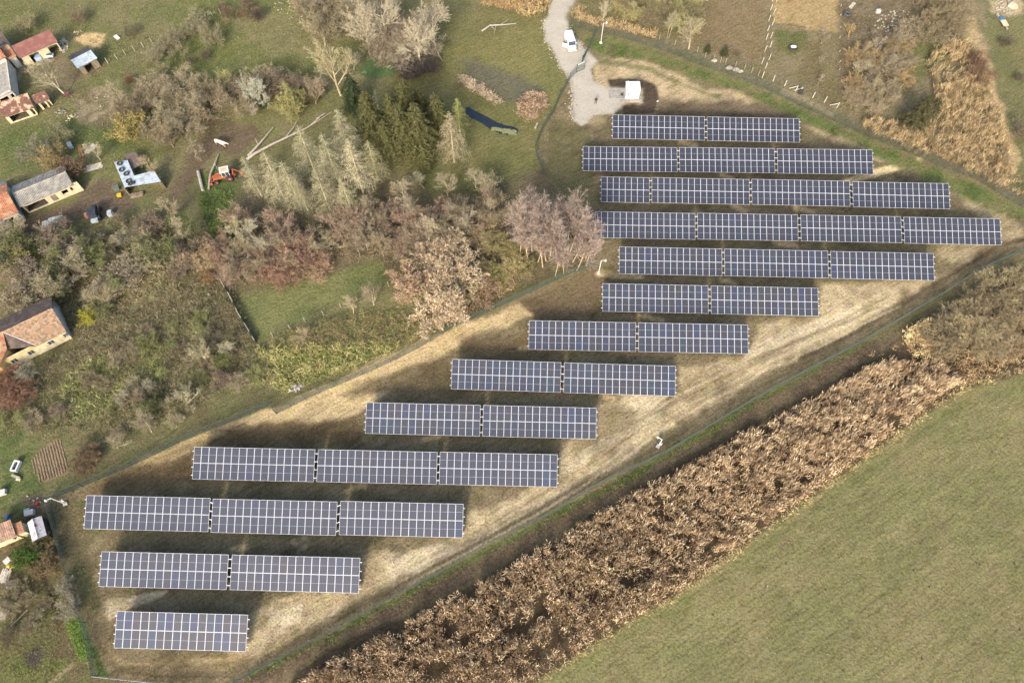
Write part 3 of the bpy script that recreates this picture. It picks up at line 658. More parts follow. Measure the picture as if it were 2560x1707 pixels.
# ------------------------------------------------------------------ trees
def rot_dir(d, ang, az):
    d = d.normalized(); u = d.orthogonal().normalized(); w = d.cross(u)
    return (d * math.cos(ang) + (u * math.cos(az) + w * math.sin(az)) * math.sin(ang)).normalized()
def tri_twig(V, F, p, q, w, rd):
    d = (q - p); s_ = d.cross(Vector((rd.uniform(-1, 1), rd.uniform(-1, 1), rd.uniform(-1, 1))))
    if s_.length < 1e-6: return
    s_ = s_.normalized() * w / 2; b = len(V)
    V += [tuple(p - s_), tuple(p + s_), tuple(q)]; F.append((b, b + 1, b + 2))
def branch(rd, mb, V, F, p, d, L, r, lev, cfg):
    """recursive branch; thick levels are tubes, fine ones thin triangles"""
    n = 3 if lev < 2 else 2; pts = [p]; dd = d
    for k in range(n):
        dd = (dd + Vector((rd.uniform(-1, 1), rd.uniform(-1, 1), rd.uniform(-.6, .8) + cfg['up'])) * cfg['wob']).normalized()
        pts.append(pts[-1] + dd * (L / n))
    if lev < cfg['tubes']:
        rr = [max(0.012, r * (1 - 0.62 * k / n)) for k in range(n + 1)]
        mb.path(pts, rr, M_twig, 5 if lev == 0 else (4 if lev == 1 else 3))
    else:
        for a, b in zip(pts, pts[1:]): tri_twig(V, F, a, b + (b - a) * 0.15, max(r * 2, cfg['tw']), rd)
    if lev >= cfg['lev']: return
    nc = cfg['n'][lev]
    for k in range(nc):
        t = cfg['t0'][lev] + (1 - cfg['t0'][lev]) * (k + rd.random()) / nc
        i = min(n - 1, int(t * n)); q = pts[i].lerp(pts[i + 1], t * n - i)
        ang = cfg['ang'][lev] * rd.uniform(0.7, 1.25)
        nd = rot_dir((pts[i + 1] - pts[i]), ang, rd.uniform(0, 6.283))
        if nd.z < -0.1: nd.z *= 0.3
        branch(rd, mb, V, F, q, nd, L * cfg['f'][lev] * rd.uniform(0.75, 1.2) * (1.15 - 0.5 * t), max(0.01, r * (1 - 0.6 * t) * 0.55), lev + 1, cfg)
CFG = {
 'big': dict(up=.12, wob=.16, tubes=3, lev=4, n=(9, 8, 8, 8), t0=(.28, .2, .15, .1), ang=(.75, .7, .65, .6), f=(.72, .55, .5, .5), tw=.042),
 'mid': dict(up=.18, wob=.2, tubes=3, lev=4, n=(8, 7, 7, 6), t0=(.2, .2, .1, .1), ang=(.7, .7, .7, .7), f=(.78, .58, .52, .5), tw=.034),
 'slim': dict(up=.35, wob=.06, tubes=2, lev=3, n=(22, 9, 8), t0=(.35, .1, .1), ang=(.5, .6, .6), f=(.3, .55, .55), tw=.036),
 'scrub': dict(up=.1, wob=.22, tubes=1, lev=3, n=(7, 7, 7), t0=(.15, .15, .1), ang=(.65, .75, .8), f=(.55, .55, .5), tw=.032)}
def twig_mesh(name, V, F, leaf=None):
    me = bpy.data.meshes.new(name); me.from_pydata(V, [], F); me.materials.append(M_twig); me.update(); return me
PROTO = {}
M_leafy = attr_mat('leaf_clusters', True, var=0.5, scale=1.0)
def leaves(V, F, pts, rd, sz):
    for p in pts:
        a = Vector((rd.uniform(-1, 1), rd.uniform(-1, 1), rd.uniform(-1, 1))).normalized(); b_ = a.orthogonal().normalized(); c = a.cross(b_)
        s_ = sz * rd.uniform(.6, 1.3); k = len(V)
        V += [tuple(p - b_ * s_), tuple(p + c * s_ * .5), tuple(p + b_ * s_), tuple(p - c * s_ * .5)]; F.append((k, k + 1, k + 2, k + 3))
def proto_tree(key, seed, kind, h, r0, lean=0.0, stems=1, leafy=0, lsz=.1):
    """trunk/limbs mesh + crown twig mesh (+ leaves) for one kind of tree"""
    rd = random.Random(seed); mb = MB(); V, F = [], []; cfg = CFG[kind]
    for s_ in range(stems):
        if stems == 1: p, d = Vector((0, 0, -0.1)), Vector((rd.uniform(-.08, .08) + lean, rd.uniform(-.08, .08), 1)).normalized()
        else:
            a = 6.283 * (s_ + rd.random() * .7) / stems; t = rd.uniform(.2, .95) if kind != 'slim' else rd.uniform(.05, .2)
            p = Vector((math.cos(a) * .25, math.sin(a) * .25, -0.05)); d = Vector((math.cos(a) * t, math.sin(a) * t, 1)).normalized()
        L = {'big': h * .52, 'mid': h * .5, 'slim': h * .95, 'scrub': h * .75}[kind] * rd.uniform(.85, 1.1)
        branch(rd, mb, V, F, p, d, L, r0 * (1 if stems == 1 else rd.uniform(.5, 1)), 0, cfg)
    wood = mb.mesh('trunk')
    cr = None
    if leafy:
        LV, LF = [], []; tips = [Vector(V[f[2]]) for f in F]
        leaves(LV, LF, rd.sample(tips, min(len(tips), leafy)), rd, lsz)
        cr = bpy.data.meshes.new('foliage'); cr.from_pydata(LV, [], LF); cr.materials.append(M_leafy); cr.update()
    PROTO[key] = (wood, twig_mesh('crown', V, F), cr, h)
for k in range(4): proto_tree('big%d' % k, 10 + k, 'big', 12, .26)
for k in range(3): proto_tree('mid%d' % k, 20 + k, 'mid', 7, .13)
for k in range(3): proto_tree('slim%d' % k, 30 + k, 'slim', 10, .085)
for k in range(4): proto_tree('scrub%d' % k, 40 + k, 'scrub', 3.2, .03, stems=11)
for k in range(2): proto_tree('leaf%d' % k, 50 + k, 'scrub', 3.2, .035, stems=11, leafy=1500, lsz=.09)
for k in range(2): proto_tree('dry%d' % k, 60 + k, 'mid', 7, .1, leafy=3000, lsz=.13)
def proto_spruce(key, seed, h, dead):
    rd = random.Random(seed); mb = MB(); V, F = [], []
    mb.tube((0, 0, -.1), (0, 0, h * .55), .2, .12, M_twig, 6); mb.tube((0, 0, h * .55), (0.05, 0, h), .12, .02, M_twig, 5)
    z = h * (0.12 if not dead else 0.16); tot = 0
    while z < h * .985:
        t = z / h; R_ = (1 - t) ** 0.75 * h * (0.30 if not dead else .27) + .2
        for k in range(8 if t < .8 else 6):
            a = rd.uniform(0, 6.283); rr = R_ * rd.uniform(.75, 1.15); L = rr
            d = Vector((math.cos(a), math.sin(a), 0)); pts = []
            for j in range(5):
                u = j / 4; pts.append(Vector((0, 0, z)) + d * L * u + Vector((0, 0, -.42 * L * u * u * (1.1 if not dead else .9) + .22 * L * u + (0.2 * L * max(0, u - .7)))))
            if not dead:
                side = Vector((-d.y, d.x, 0))
                for j in range(4):
                    tri_twig(V, F, pts[j], pts[j + 1], .06, rd)
                for j in range(26):
                    u = .12 + .88 * j / 26 + rd.uniform(-.02, .02); i = min(3, int(u * 4)); p = pts[i].lerp(pts[i + 1], u * 4 - i)
                    sg = 1 if j % 2 else -1; w_ = L * .34 * (1.05 - u * .75) * rd.uniform(.7, 1.2)
                    q = p + side * sg * w_ + d * w_ * .6 + Vector((0, 0, -w_ * rd.uniform(.1, .5)))
                    tri_twig(V, F, p, q, .15, rd); 
                    if rd.random() < .5: tri_twig(V, F, p, p + Vector((0, 0, -.3)) + d * .15, .14, rd)
            else:
                side = Vector((-d.y, d.x, 0))
                for j in range(4): tri_twig(V, F, pts[j], pts[j + 1], .05, rd); tri_twig(V, F, pts[j], pts[j + 1], .05, rd)
                for j in range(12):
                    u = .15 + .85 * j / 12; i = min(3, int(u * 4)); p = pts[i].lerp(pts[i + 1], u * 4 - i)
                    sg = 1 if j % 2 else -1; w_ = L * .28 * rd.uniform(.5, 1.2)
                    tri_twig(V, F, p, p + side * sg * w_ + d * w_ * .5 + Vector((0, 0, -w_ * rd.uniform(.2, 1.0))), .055, rd)
        z += h * (.036 if not dead else .034) * rd.uniform(.7, 1.3)
    PROTO[key] = (mb.mesh('trunk'), twig_mesh('boughs', V, F), None, h)
for k in range(3): proto_spruce('spruce%d' % k, 70 + k, 13, False)
for k in range(3): proto_spruce('dead%d' % k, 80 + k, 13, True)
BUSHK = ('scrub', 'leaf')
def plant(kind, px, py, h, colr, label=None, group=None, cat='tree', name=None, rz=None, rd=random.Random(99), lean=None, wood=None, wide=1.0):
    ks = [k for k in PROTO if k.rstrip('0123456789') == kind]; key = rd.choice(ks); W, Cr, Lf, h0 = PROTO[key]
    s_ = h / h0; name = name or {'big': 'bare_tree', 'mid': 'bare_tree', 'slim': 'slim_tree', 'scrub': 'bare_bush', 'leaf': 'leafy_bush', 'dry': 'dry_leaf_tree', 'spruce': 'green_spruce', 'dead': 'dead_spruce'}[kind]
    colr = (colr[0], min(255, colr[1] + {'leaf': 2, 'spruce': -2, 'dry': 8}.get(kind, 5)), colr[2] + (3 if kind in ('leaf', 'spruce') else 0))
    loc = G(px, py); e = empty(name, loc, rd.uniform(0, 6.283) if rz is None else rz, label, cat, group); e.scale = (s_ * wide, s_ * wide, s_)
    if lean: e.rotation_euler = (lean[1], lean[0], e.rotation_euler.z if rz is None else rz)
    PK = 1.2 if kind in ('spruce', 'leaf', 'dry') else 1.3 if kind == 'dead' else 1.75
    c = tuple(v * PK for v in A(*colr)) + (1,); wc = tuple(v * 1.35 for v in A(*(wood or [min(255, v * 1.12) for v in colr]))) + (1,)
    f = rd.uniform(.9, 1.1)
    prow('trunk' if kind not in ('scrub', 'leaf') else 'stems', W, e, (0, 0, 0), colr=wc)
    if Lf is not None:
        prow('twigs', Cr, e, (0, 0, 0), colr=wc); prow('foliage', Lf, e, (0, 0, 0), colr=tuple(v * f for v in c[:3]) + (1,))
    else: prow('crown' if kind not in ('spruce', 'dead') else 'boughs', Cr, e, (0, 0, 0), colr=tuple(v * f for v in c[:3]) + (1,))
    return e
GB, TB, PB, RB = (176, 162, 142), (190, 172, 140), (150, 134, 120), (158, 122, 104)
SPG, SPO, SPD = (68, 82, 50), (104, 106, 64), (172, 162, 134)
T = [
 # large bare trees at the top
 ('big', 852, 238, 15.0, (164, 150, 122), 'tall pale yellowish bare tree left of the algae-green pool', (182, 168, 134)),
 ('big', 925, 135, 14.5, GB, 'broad bare tree directly above the algae-green pool, left of its pair', None),
 ('big', 968, 118, 14, GB, 'bare tree with pale limbs leaning right behind the algae-green pool', None),
 ('big', 1052, 165, 15, GB, 'largest grey bare tree, beside the dark leafless bush and pool', None),
 ('big', 1090, 120, 14, (168, 154, 138), 'bare tree at the upper right of the big grey clump', None),
 ('big', 800, 55, 9, PB, 'dense brown bare tree at the top, left of the big grey pair', None),
 ('big', 885, 45, 9, GB, 'bare tree at the top edge above the algae-green pool', None),
 ('big', 990, 20, 10, GB, 'bare tree cut by the top edge, above the big grey clump', None),
 ('mid', 1105, 150, 7.5, PB, 'small grey bare tree at the right foot of the big clump', None),
 ('mid', 885, 175, 5, GB, 'low bare tree touching the left end of the algae-green pool', None),
 ('mid', 790, 260, 8, (158, 138, 122), 'brownish bare tree left of the dark single spruce', None),
 ('mid', 740, 262, 6.5, (150, 144, 104), 'olive-tinged bare tree above the long fallen trunk', None),
 ('mid', 660, 260, 10, (178, 174, 160), 'silver-grey bare tree left of the olive-tinged one', None),
 ('mid', 632, 268, 9, (170, 166, 152), 'silver-grey bare tree nearest the white cow, on its upper right', None),
 ('mid', 705, 225, 7, (132, 116, 104), 'dark brown bare tree between the silver-grey and yellowish trees', None),
 ('mid', 563, 222, 6, (166, 160, 110), 'thin tree with a few yellow leaves, above the cow paddock', None),
 # spruces
 ('spruce', 893, 275, 9.5, SPG, 'single dark green spruce below the algae-green pool', None),
 ('spruce', 940, 350, 13, SPO, 'green spruce at the left end of the green spruce clump', None),
 ('spruce', 990, 335, 11, SPO, 'green spruce behind the clump, second from its left', None),
 ('spruce', 1024, 318, 13, SPO, 'tallest green spruce top at the back of the clump', None),
 ('spruce', 1016, 388, 14, SPO, 'front green spruce in the middle of the clump', None),
 ('spruce', 1056, 392, 14.5, SPO, 'front green spruce right of the middle of the clump', None),
 ('spruce', 978, 400, 11, SPO, 'front green spruce at the left of the middle one', None),
 ('spruce', 1100, 345, 12, SPO, 'green-topped spruce with bare lower boughs near the dark ditch water', None),
 ('spruce', 1060, 300, 9, SPO, 'small green spruce at the very back of the clump', None),
 ('dead', 1136, 405, 13.5, (176, 160, 132), 'dead spruce at the right end of the clump, nearest the ditch water', (190, 178, 150)),
 ('dead', 1150, 330, 9, (170, 166, 110), 'greenish dying spruce beside the dark ditch water', None),
 ('dead', 955, 300, 8, (176, 170, 140), 'thin dying spruce behind the left end of the green clump', None),
 ('dead', 716, 505, 14, SPD, 'leftmost dead spruce, right above the orange backhoe', (196, 186, 160)),
 ('dead', 752, 515, 12.5, SPD, 'dead spruce second from the left of the dead row', None),
 ('dead', 795, 448, 14.5, SPD, 'tall dead spruce below the tip of the long fallen trunk', None),
 ('dead', 770, 525, 9, SPD, 'short dead spruce in front of the dead row', None),
 ('dead', 852, 470, 15, SPD, 'dead spruce in the centre of the dead row', None),
 ('dead', 882, 405, 14, SPD, 'dead spruce standing behind the dead row, beside green tops', None),
 ('dead', 908, 480, 14.5, (196, 182, 152), 'rightmost dead spruce, touching the green spruce clump', None),
 ('dead', 826, 525, 12, SPD, 'dead spruce at the lower front of the dead row', None),
 ('dead', 880, 530, 10, (186, 176, 142), 'small dead spruce at the lower right of the dead row', None),
 ('dead', 945, 450, 11, (176, 166, 130), 'dead spruce half hidden in the left side of the green clump', None),
 ('dead', 655, 490, 11, SPD, 'dead spruce leaning over the backhoe from its right', None),
 ('spruce', 2275, 318, 8.5, (92, 92, 60), 'wide green conifer at the upper end of the right reed bed', None),
 ('spruce', 2312, 300, 6, (92, 92, 60), 'smaller green conifer behind the wide one by the reeds', None),
 ('spruce', 1767, 132, 2.3, (84, 90, 56), 'left of the two small dark conifers in the garden', None),
 ('spruce', 1809, 140, 2.7, (84, 90, 56), 'right of the two small dark conifers in the garden', None),
 # trees on the right top
 ('mid', 1504, 55, 5.5, GB, 'slender grey bare tree above the top camera pole', None),
 ('slim', 1667, 98, 7, (158, 146, 122), 'slender pale forked tree at the left of the brown garden', None),
 ('slim', 1672, 96, 7.5, (158, 146, 122), 'pale tree leaning right from the foot of the forked one', None),
 ('big', 1722, 122, 9, (154, 142, 120), 'pale leaning bare tree at the edge of the brown garden', (200, 184, 154)),
 ('mid', 1580, 40, 5, (170, 158, 124), 'straw-coloured bare tree near the top edge, right of the drive', None),
 ('mid', 1540, 30, 4.5, (136, 112, 98), 'reddish brown bare bush right of the gravel drive top', None),
 ('mid', 1640, 20, 5, (186, 174, 128), 'pale straw bare tree cut by the top edge', None),
 ('mid', 2052, 110, 4.5, PB, 'round bare tree on the edge of the tan ploughed garden', None),
 ('mid', 2048, 160, 2.6, PB, 'tiny bare tree right of the white well cover', None),
 ('mid', 1970, 14, 3.2, (142, 92, 78), 'small red-brown bare tree on the tan ploughed garden', None),
 ('mid', 2046, 210, 3, PB, 'small bare sapling above the row of white posts', None),
 ('mid', 2138, 196, 6.5, (158, 146, 126), 'leaning bare tree right of the garden, with a pale trunk', None),
 ('mid', 2170, 250, 6.5, (152, 138, 114), 'bare tree with curved boughs left of the green conifer', None),
 ('mid', 2185, 130, 7, (150, 136, 122), 'grey bare tree in the middle of the rubble plot', None),
 ('mid', 2205, 190, 6.5, (146, 132, 116), 'grey bare tree below the rubble plot', None),
 ('mid', 2240, 120, 6, (146, 132, 116), 'bare tree at the right of the rubble plot', None),
 ('mid', 2150, 150, 5.5, (158, 138, 112), 'brownish bare tree at the left of the rubble plot', None),
 ('mid', 2305, 70, 8, (140, 122, 104), 'dense brown bare tree along the hedge, upper right', None),
 ('mid', 2345, 60, 7, (144, 126, 106), 'dense brown bare tree right of the upper hedge', None),
 ('mid', 2330, 20, 8, (138, 122, 104), 'dense brown bare tree at the top edge of the hedge', None),
 # lower left singles
 ('mid', 525, 910, 8, (176, 164, 134), 'pale forked bare tree in the thicket below the thin post row', (206, 192, 160)),
 ('mid', 583, 884, 5.5, (176, 166, 140), 'small pale bare tree left of the lawn wall end', None),
 ('mid', 884, 783, 5, (176, 160, 134), 'small pale bare tree on the post row below the lawn', None),
 ('mid', 935, 762, 7.5, (160, 142, 122), 'spreading bare tree on the post row below the lawn', None),
 ('mid', 775, 842, 6.5, (170, 152, 126), 'bare tree standing below the left half of the lawn', None),
 ('mid', 395, 976, 4.5, (160, 150, 132), 'grey bare tree with a white forked trunk in the lower thicket', None),
 ('mid', 325, 1005, 5, (160, 148, 130), 'grey bare tree above the ploughed plot, right of centre', None),
 ('mid', 470, 1015, 7, (166, 156, 132), 'large grey bare tree near the fence above the lower rows', None),
 ('mid', 380, 1080, 6.5, (154, 140, 118), 'grey-brown bare tree nearest the ploughed plot', None),
 ('mid', 295, 1120, 5.5, (158, 142, 122), 'pinkish grey bare tree right beside the ploughed plot', None),
 ('mid', 105, 935, 7, (154, 146, 130), 'round grey bare tree just below the tiled house', None),
 ('mid', 160, 740, 8, (158, 146, 122), 'large spreading bare tree in the middle of the left thicket', None),
 ('mid', 210, 690, 7.5, (158, 146, 122), 'large bare tree right of centre in the left thicket', None),
 ('mid', 60, 720, 7, (160, 138, 118), 'brownish bare tree at the left edge above the tiled house', None),
 ('mid', 20, 680, 6.5, (140, 132, 110), 'grey bare tree at the left edge below the orange roof', None),
 ('mid', 330, 610, 6.5, (160, 148, 128), 'bare tree with white forked stems below the black tractor', None),
 ('mid', 440, 545, 7, (166, 150, 124), 'bare tree below the tyre-weighted roof', None),
 ('mid', 470, 600, 7.5, (158, 146, 122), 'bare tree left of the green strip below the backhoe', None),
 ('big', 165, 238, 11.0, (150, 140, 116), 'bare tree with a thick pale forked trunk beside the pink cart', (216, 204, 170)),
 ('mid', 252, 400, 6, (170, 156, 134), 'bare tree among the planks left of the tyre-weighted roof', None),
 ('mid', 390, 440, 6.5, (170, 152, 128), 'bare tree right of the tyre-weighted roof', None),
 ('mid', 420, 310, 7.5, (150, 138, 118), 'grey bare tree at the left of the paddock thicket', None),
 ('mid', 470, 340, 8, (148, 136, 116), 'grey bare tree left of the white cow', None),
 ('mid', 510, 300, 7.5, (150, 136, 118), 'grey bare tree above left of the white cow', None),
 ('mid', 450, 270, 7, (146, 132, 114), 'grey-brown bare tree above the paddock thicket', None),
 ('mid', 370, 345, 6, (148, 136, 112), 'bare tree between the yellow bush and the paddock thicket', None),
 ('mid', 490, 390, 7, (150, 138, 120), 'bare tree at the lower edge of the paddock thicket', None),
 ('mid', 600, 590, 9, (172, 160, 132), 'pale bare tree right of the green strip below the backhoe', None),
 ('mid', 640, 610, 8.5, (166, 158, 138), 'grey bare tree at the lower left of the dead spruces', None),
 ('mid', 670, 640, 7.5, (166, 156, 138), 'grey bare tree left of the rusty red bushes', None),
 ('mid', 600, 700, 7, (148, 130, 112), 'brown bare tree above the left end of the lawn', None),
 ('mid', 1080, 600, 9, (176, 160, 138), 'pale domed bare tree in the woodland right of centre', None),
 ('mid', 1175, 575, 8.5, (164, 148, 130), 'large grey bare tree left of the bare grove', None),
 ('mid', 1010, 500, 7.5, (166, 152, 130), 'domed pale tree just below the green spruce clump', None),
 ('mid', 960, 640, 8, (148, 130, 112), 'brown bare tree right above the lawn', None),
 ('mid', 1240, 520, 6, (150, 134, 112), 'bare tree at the upper right of the woodland', None),
 ('mid', 1060, 470, 7.5, (150, 140, 120), 'bare tree just below the right end of the green spruces', None),
 ('mid', 1120, 490, 8, (152, 138, 118), 'bare tree in the upper woodland below the dead right-hand spruce', None),
 ('mid', 1190, 470, 6.5, (160, 146, 126), 'bare tree at the upper right corner of the woodland', None),
 ('mid', 930, 540, 7.5, (156, 140, 120), 'bare tree at the right foot of the dead spruces', None),
 ('mid', 1040, 560, 8.5, (158, 142, 124), 'bare tree in the centre of the middle woodland', None),
 ('mid', 1130, 640, 7, (160, 144, 122), 'bare tree at the lower right of the woodland', None),
]
_rd = random.Random(5)
for t in T:
    plant(t[0], t[1], t[2], t[3], t[4], t[5], rd=_rd, wood=t[6], wide=1.5 if t[0] == 'spruce' and (t[1] > 1500) else 1.2 if t[0] == 'spruce' else 1.1 if t[0] == 'dead' else 1.0)
# grove of slim stems beside the fourth row
def grove():
    rd = random.Random(12)
    spots = [(1357, 668), (1388, 690), (1410, 685), (1442, 676), (1464, 648), (1320, 655), (1345, 655), (1365, 652), (1400, 665), (1432, 655), (1376, 640), (1330, 630), (1400, 635), (1425, 630), (1450, 630), (1350, 620), (1310, 600), (1300, 640), (1380, 610), (1420, 600), (1335, 590), (1360, 585), (1395, 580), (1430, 585), (1320, 565), (1465, 665)]
    for i, (x, y) in enumerate(sorted(spots)):
        plant('slim', x, y, rd.uniform(10.0, 13.0), (158, 138, 132), 'slim pale-stemmed tree, %s trunk from the left in the grove beside the fourth row' % ORD[i], 'slim bare trees of the grove', rd=rd,
              lean=(rd.uniform(.0, .2) if x > 1420 else rd.uniform(-.14, .08), rd.uniform(-.08, .05)), rz=0, wood=(206, 184, 150), wide=1.15)
grove()
# thickets of bushes: alike bushes share a label inside each thicket
AUTO = []
def thicket(poly, n, kinds, hs, cols, label, group, seed, cat='bush', minpx=9):
    rd = random.Random(seed); xs = [p[0] for p in poly]; ys = [p[1] for p in poly]; done = []
    tries = 0
    while len(done) < n and tries < n * 60:
        tries += 1; x, y = rd.uniform(min(xs), max(xs)), rd.uniform(min(ys), max(ys))
        if poly_sd(np.array([x]), np.array([y]), poly)[0] < 0 or any((x - a) ** 2 + (y - b) ** 2 < minpx ** 2 for a, b in done): continue
        done.append((x, y)); c = rd.choice(cols); kd = rd.choice(kinds); hh = rd.uniform(*hs)
        if kd == 'mid': hh *= 1.35
        AUTO.append((plant(kd, x, y, hh, c, label, group, cat='tree' if kd in ('mid', 'dry') else cat, rd=rd, wide=rd.uniform(1.1, 1.6)), x, y, hh, kd, c))
BRN = [(152, 136, 116), (160, 146, 122), (142, 126, 106), (136, 118, 100)]
thicket([(560, 560), (620, 540), (700, 560), (900, 560), (1100, 520), (1240, 480), (1250, 540), (1160, 640), (1060, 670), (940, 650), (800, 640), (700, 700), (590, 730), (550, 680)], 64, ['scrub', 'mid', 'mid'], (3.6, 5.8), BRN + [(158, 132, 118), (150, 122, 108)],
        'brown bare bush in the woodland between the dead spruces and the small lawn', 'bare bushes of the middle woodland', 1, minpx=17)
thicket([(650, 640), (700, 620), (800, 640), (830, 690), (740, 710), (670, 700)], 9, ['leaf', 'scrub'], (3.2, 4.6), [(158, 124, 108), (150, 116, 100), (170, 138, 118)],
        'rusty red bush above the left half of the small lawn', 'rusty red bushes above the lawn', 2, minpx=20)
thicket([(1000, 690), (1060, 650), (1130, 650), (1170, 700), (1160, 760), (1090, 800), (1040, 790), (1010, 740)], 11, ['dry', 'leaf'], (4.5, 6.5), [(192, 166, 136), (182, 154, 126), (198, 176, 144)],
        'bush with pale dry curled leaves right of the small lawn', 'pale dry-leaved bushes right of the lawn', 3, minpx=24)
thicket([(1150, 620), (1260, 580), (1310, 640), (1330, 690), (1200, 740), (1150, 700)], 12, ['scrub', 'leaf'], (2.2, 3.6), [(176, 158, 118), (150, 140, 96), (160, 134, 108)],
        'low straw and brown bush at the lower left foot of the grove', 'low bushes at the foot of the grove', 4, minpx=18)
thicket([(0, 600), (120, 600), (280, 570), (420, 560), (520, 600), (540, 660), (500, 720), (430, 700), (330, 690), (300, 780), (220, 800), (190, 780), (130, 750), (0, 780)], 46, ['scrub', 'mid', 'leaf', 'mid', 'mid'], (2.6, 4.8), BRN + [(122, 122, 84), (132, 130, 92), (112, 112, 76)],
        'tangled bare bush in the large thicket above the tiled house', 'bushes of the large left thicket', 5, minpx=19)
thicket([(190, 900), (320, 850), (460, 800), (560, 790), (640, 870), (700, 960), (560, 1000), (430, 1060), (320, 1110), (200, 1070), (60, 1080), (0, 1050), (0, 960), (100, 960)], 44, ['scrub', 'scrub', 'leaf', 'scrub', 'mid'], (1.3, 2.6), BRN + [(128, 112, 88), (126, 126, 84), (150, 150, 100)],
        'tangled bush in the slope thicket between the tiled house and the fence', 'bushes of the slope thicket', 6, minpx=22)
thicket([(0, 930), (60, 950), (90, 1010), (40, 1060), (0, 1060)], 5, ['scrub'], (2.6, 3.8), [(140, 104, 90), (132, 98, 84)], 'reddish bare bush at the left edge below the tiled house', 'reddish bushes at the left edge', 7, minpx=24)
thicket([(280, 255), (430, 215), (560, 240), (540, 300), (440, 370), (370, 350)], 19, ['scrub', 'mid'], (3.4, 5.5), BRN, 'grey-brown bush in the paddock thicket left of the white cow', 'bushes of the paddock thicket', 8, minpx=20)
thicket([(390, 140), (440, 100), (520, 40), (490, 110), (430, 210), (390, 200)], 9, ['scrub', 'scrub', 'mid'], (2.4, 3.6), [(142, 130, 108), (136, 124, 104)], 'soft grey bush in the strip crossing the upper left meadow', 'grey bushes across the upper left meadow', 9, minpx=20)
thicket([(570, 250), (700, 200), (780, 200), (800, 260), (720, 275), (600, 290)], 12, ['scrub', 'mid'], (3.0, 5.0), [(140, 124, 108), (150, 134, 112), (128, 110, 96)], 'brown bush at the foot of the silver-grey trees', 'brown bushes under the silver-grey trees', 10, minpx=18)
thicket([(740, 0), (860, 0), (900, 100), (840, 160), (780, 100)], 12, ['mid', 'scrub'], (4.0, 6.5), [(140, 126, 106), (150, 134, 112)], 'brown bush in the scrub at the top left of the big grey trees', 'bushes beside the big grey trees', 11, minpx=18)
thicket([(880, 60), (1120, 60), (1120, 165), (1040, 190), (990, 150), (900, 150)], 16, ['scrub', 'mid'], (3.5, 6.0), [(158, 142, 126), (146, 130, 114)], 'greyish bush under the big grey trees', 'bushes under the big grey trees', 12, minpx=20)
thicket([(1000, 185), (1050, 165), (1085, 175), (1060, 205), (1010, 210)], 4, ['scrub'], (2.2, 3.2), [(84, 72, 72)], 'dark purplish bare bush right of the algae-green pool', 'dark purplish bushes by the pool', 13, minpx=16)
thicket([(2110, 60), (2280, 100), (2270, 250), (2200, 290), (2110, 270)], 22, ['scrub', 'mid'], (2.5, 4.5), [(150, 132, 112), (142, 126, 108), (160, 134, 100)], 'brown bush in the overgrown rubble plot', 'bushes of the rubble plot', 14, minpx=20)
thicket([(2290, 0), (2370, 0), (2380, 80), (2300, 110)], 10, ['scrub', 'mid'], (3.5, 5.5), [(142, 124, 104), (134, 118, 98)], 'dense brown bush in the upper right hedge', 'bushes of the upper right hedge', 15, minpx=20)
thicket([(2400, 740), (2560, 640), (2600, 700), (2600, 850), (2450, 900), (2340, 900), (2330, 850)], 20, ['scrub'], (2.5, 4.4), [(150, 132, 108), (138, 120, 98), (160, 142, 112)], 'brown bush among the reeds at the right edge', 'bushes at the right end of the reed belt', 16, minpx=24)
thicket([(1530, 5), (1760, 5), (1720, 80), (1560, 55)], 16, ['scrub', 'leaf'], (2.0, 3.6), [(148, 138, 100), (136, 124, 96), (166, 154, 112)], 'olive-brown bush in the rough ground right of the drive', 'bushes right of the gravel drive', 17, minpx=18)
thicket([(90, 1290), (150, 1340), (150, 1420), (60, 1440), (40, 1400)], 6, ['leaf', 'scrub'], (1.6, 2.6), [(90, 112, 54), (140, 120, 88)], 'low bush in the yard below the small rusty shed', 'yard bushes below the rusty shed', 18, minpx=22)
thicket([(30, 1450), (110, 1450), (130, 1530), (80, 1570), (20, 1560)], 8, ['scrub'], (1.2, 2.0), [(150, 136, 112), (138, 122, 100)], 'low twiggy bush around the bleached branch in the lower left yard', 'twiggy bushes of the lower left yard', 19, minpx=22)
thicket([(540, 20), (640, 0), (640, 50), (560, 60)], 5, ['scrub'], (1.5, 2.5), [(120, 100, 84)], 'dark scrubby bush along the top left post row', 'bushes along the top left post row', 20, minpx=20)
thicket([(230, 1130), (260, 1150), (240, 1180), (200, 1170)], 6, ['scrub'], (1.6, 2.4), [(112, 90, 74), (130, 108, 88)], 'dark brown bush between the ploughed plot and the fence', 'dark bushes beside the ploughed plot', 22, minpx=12)
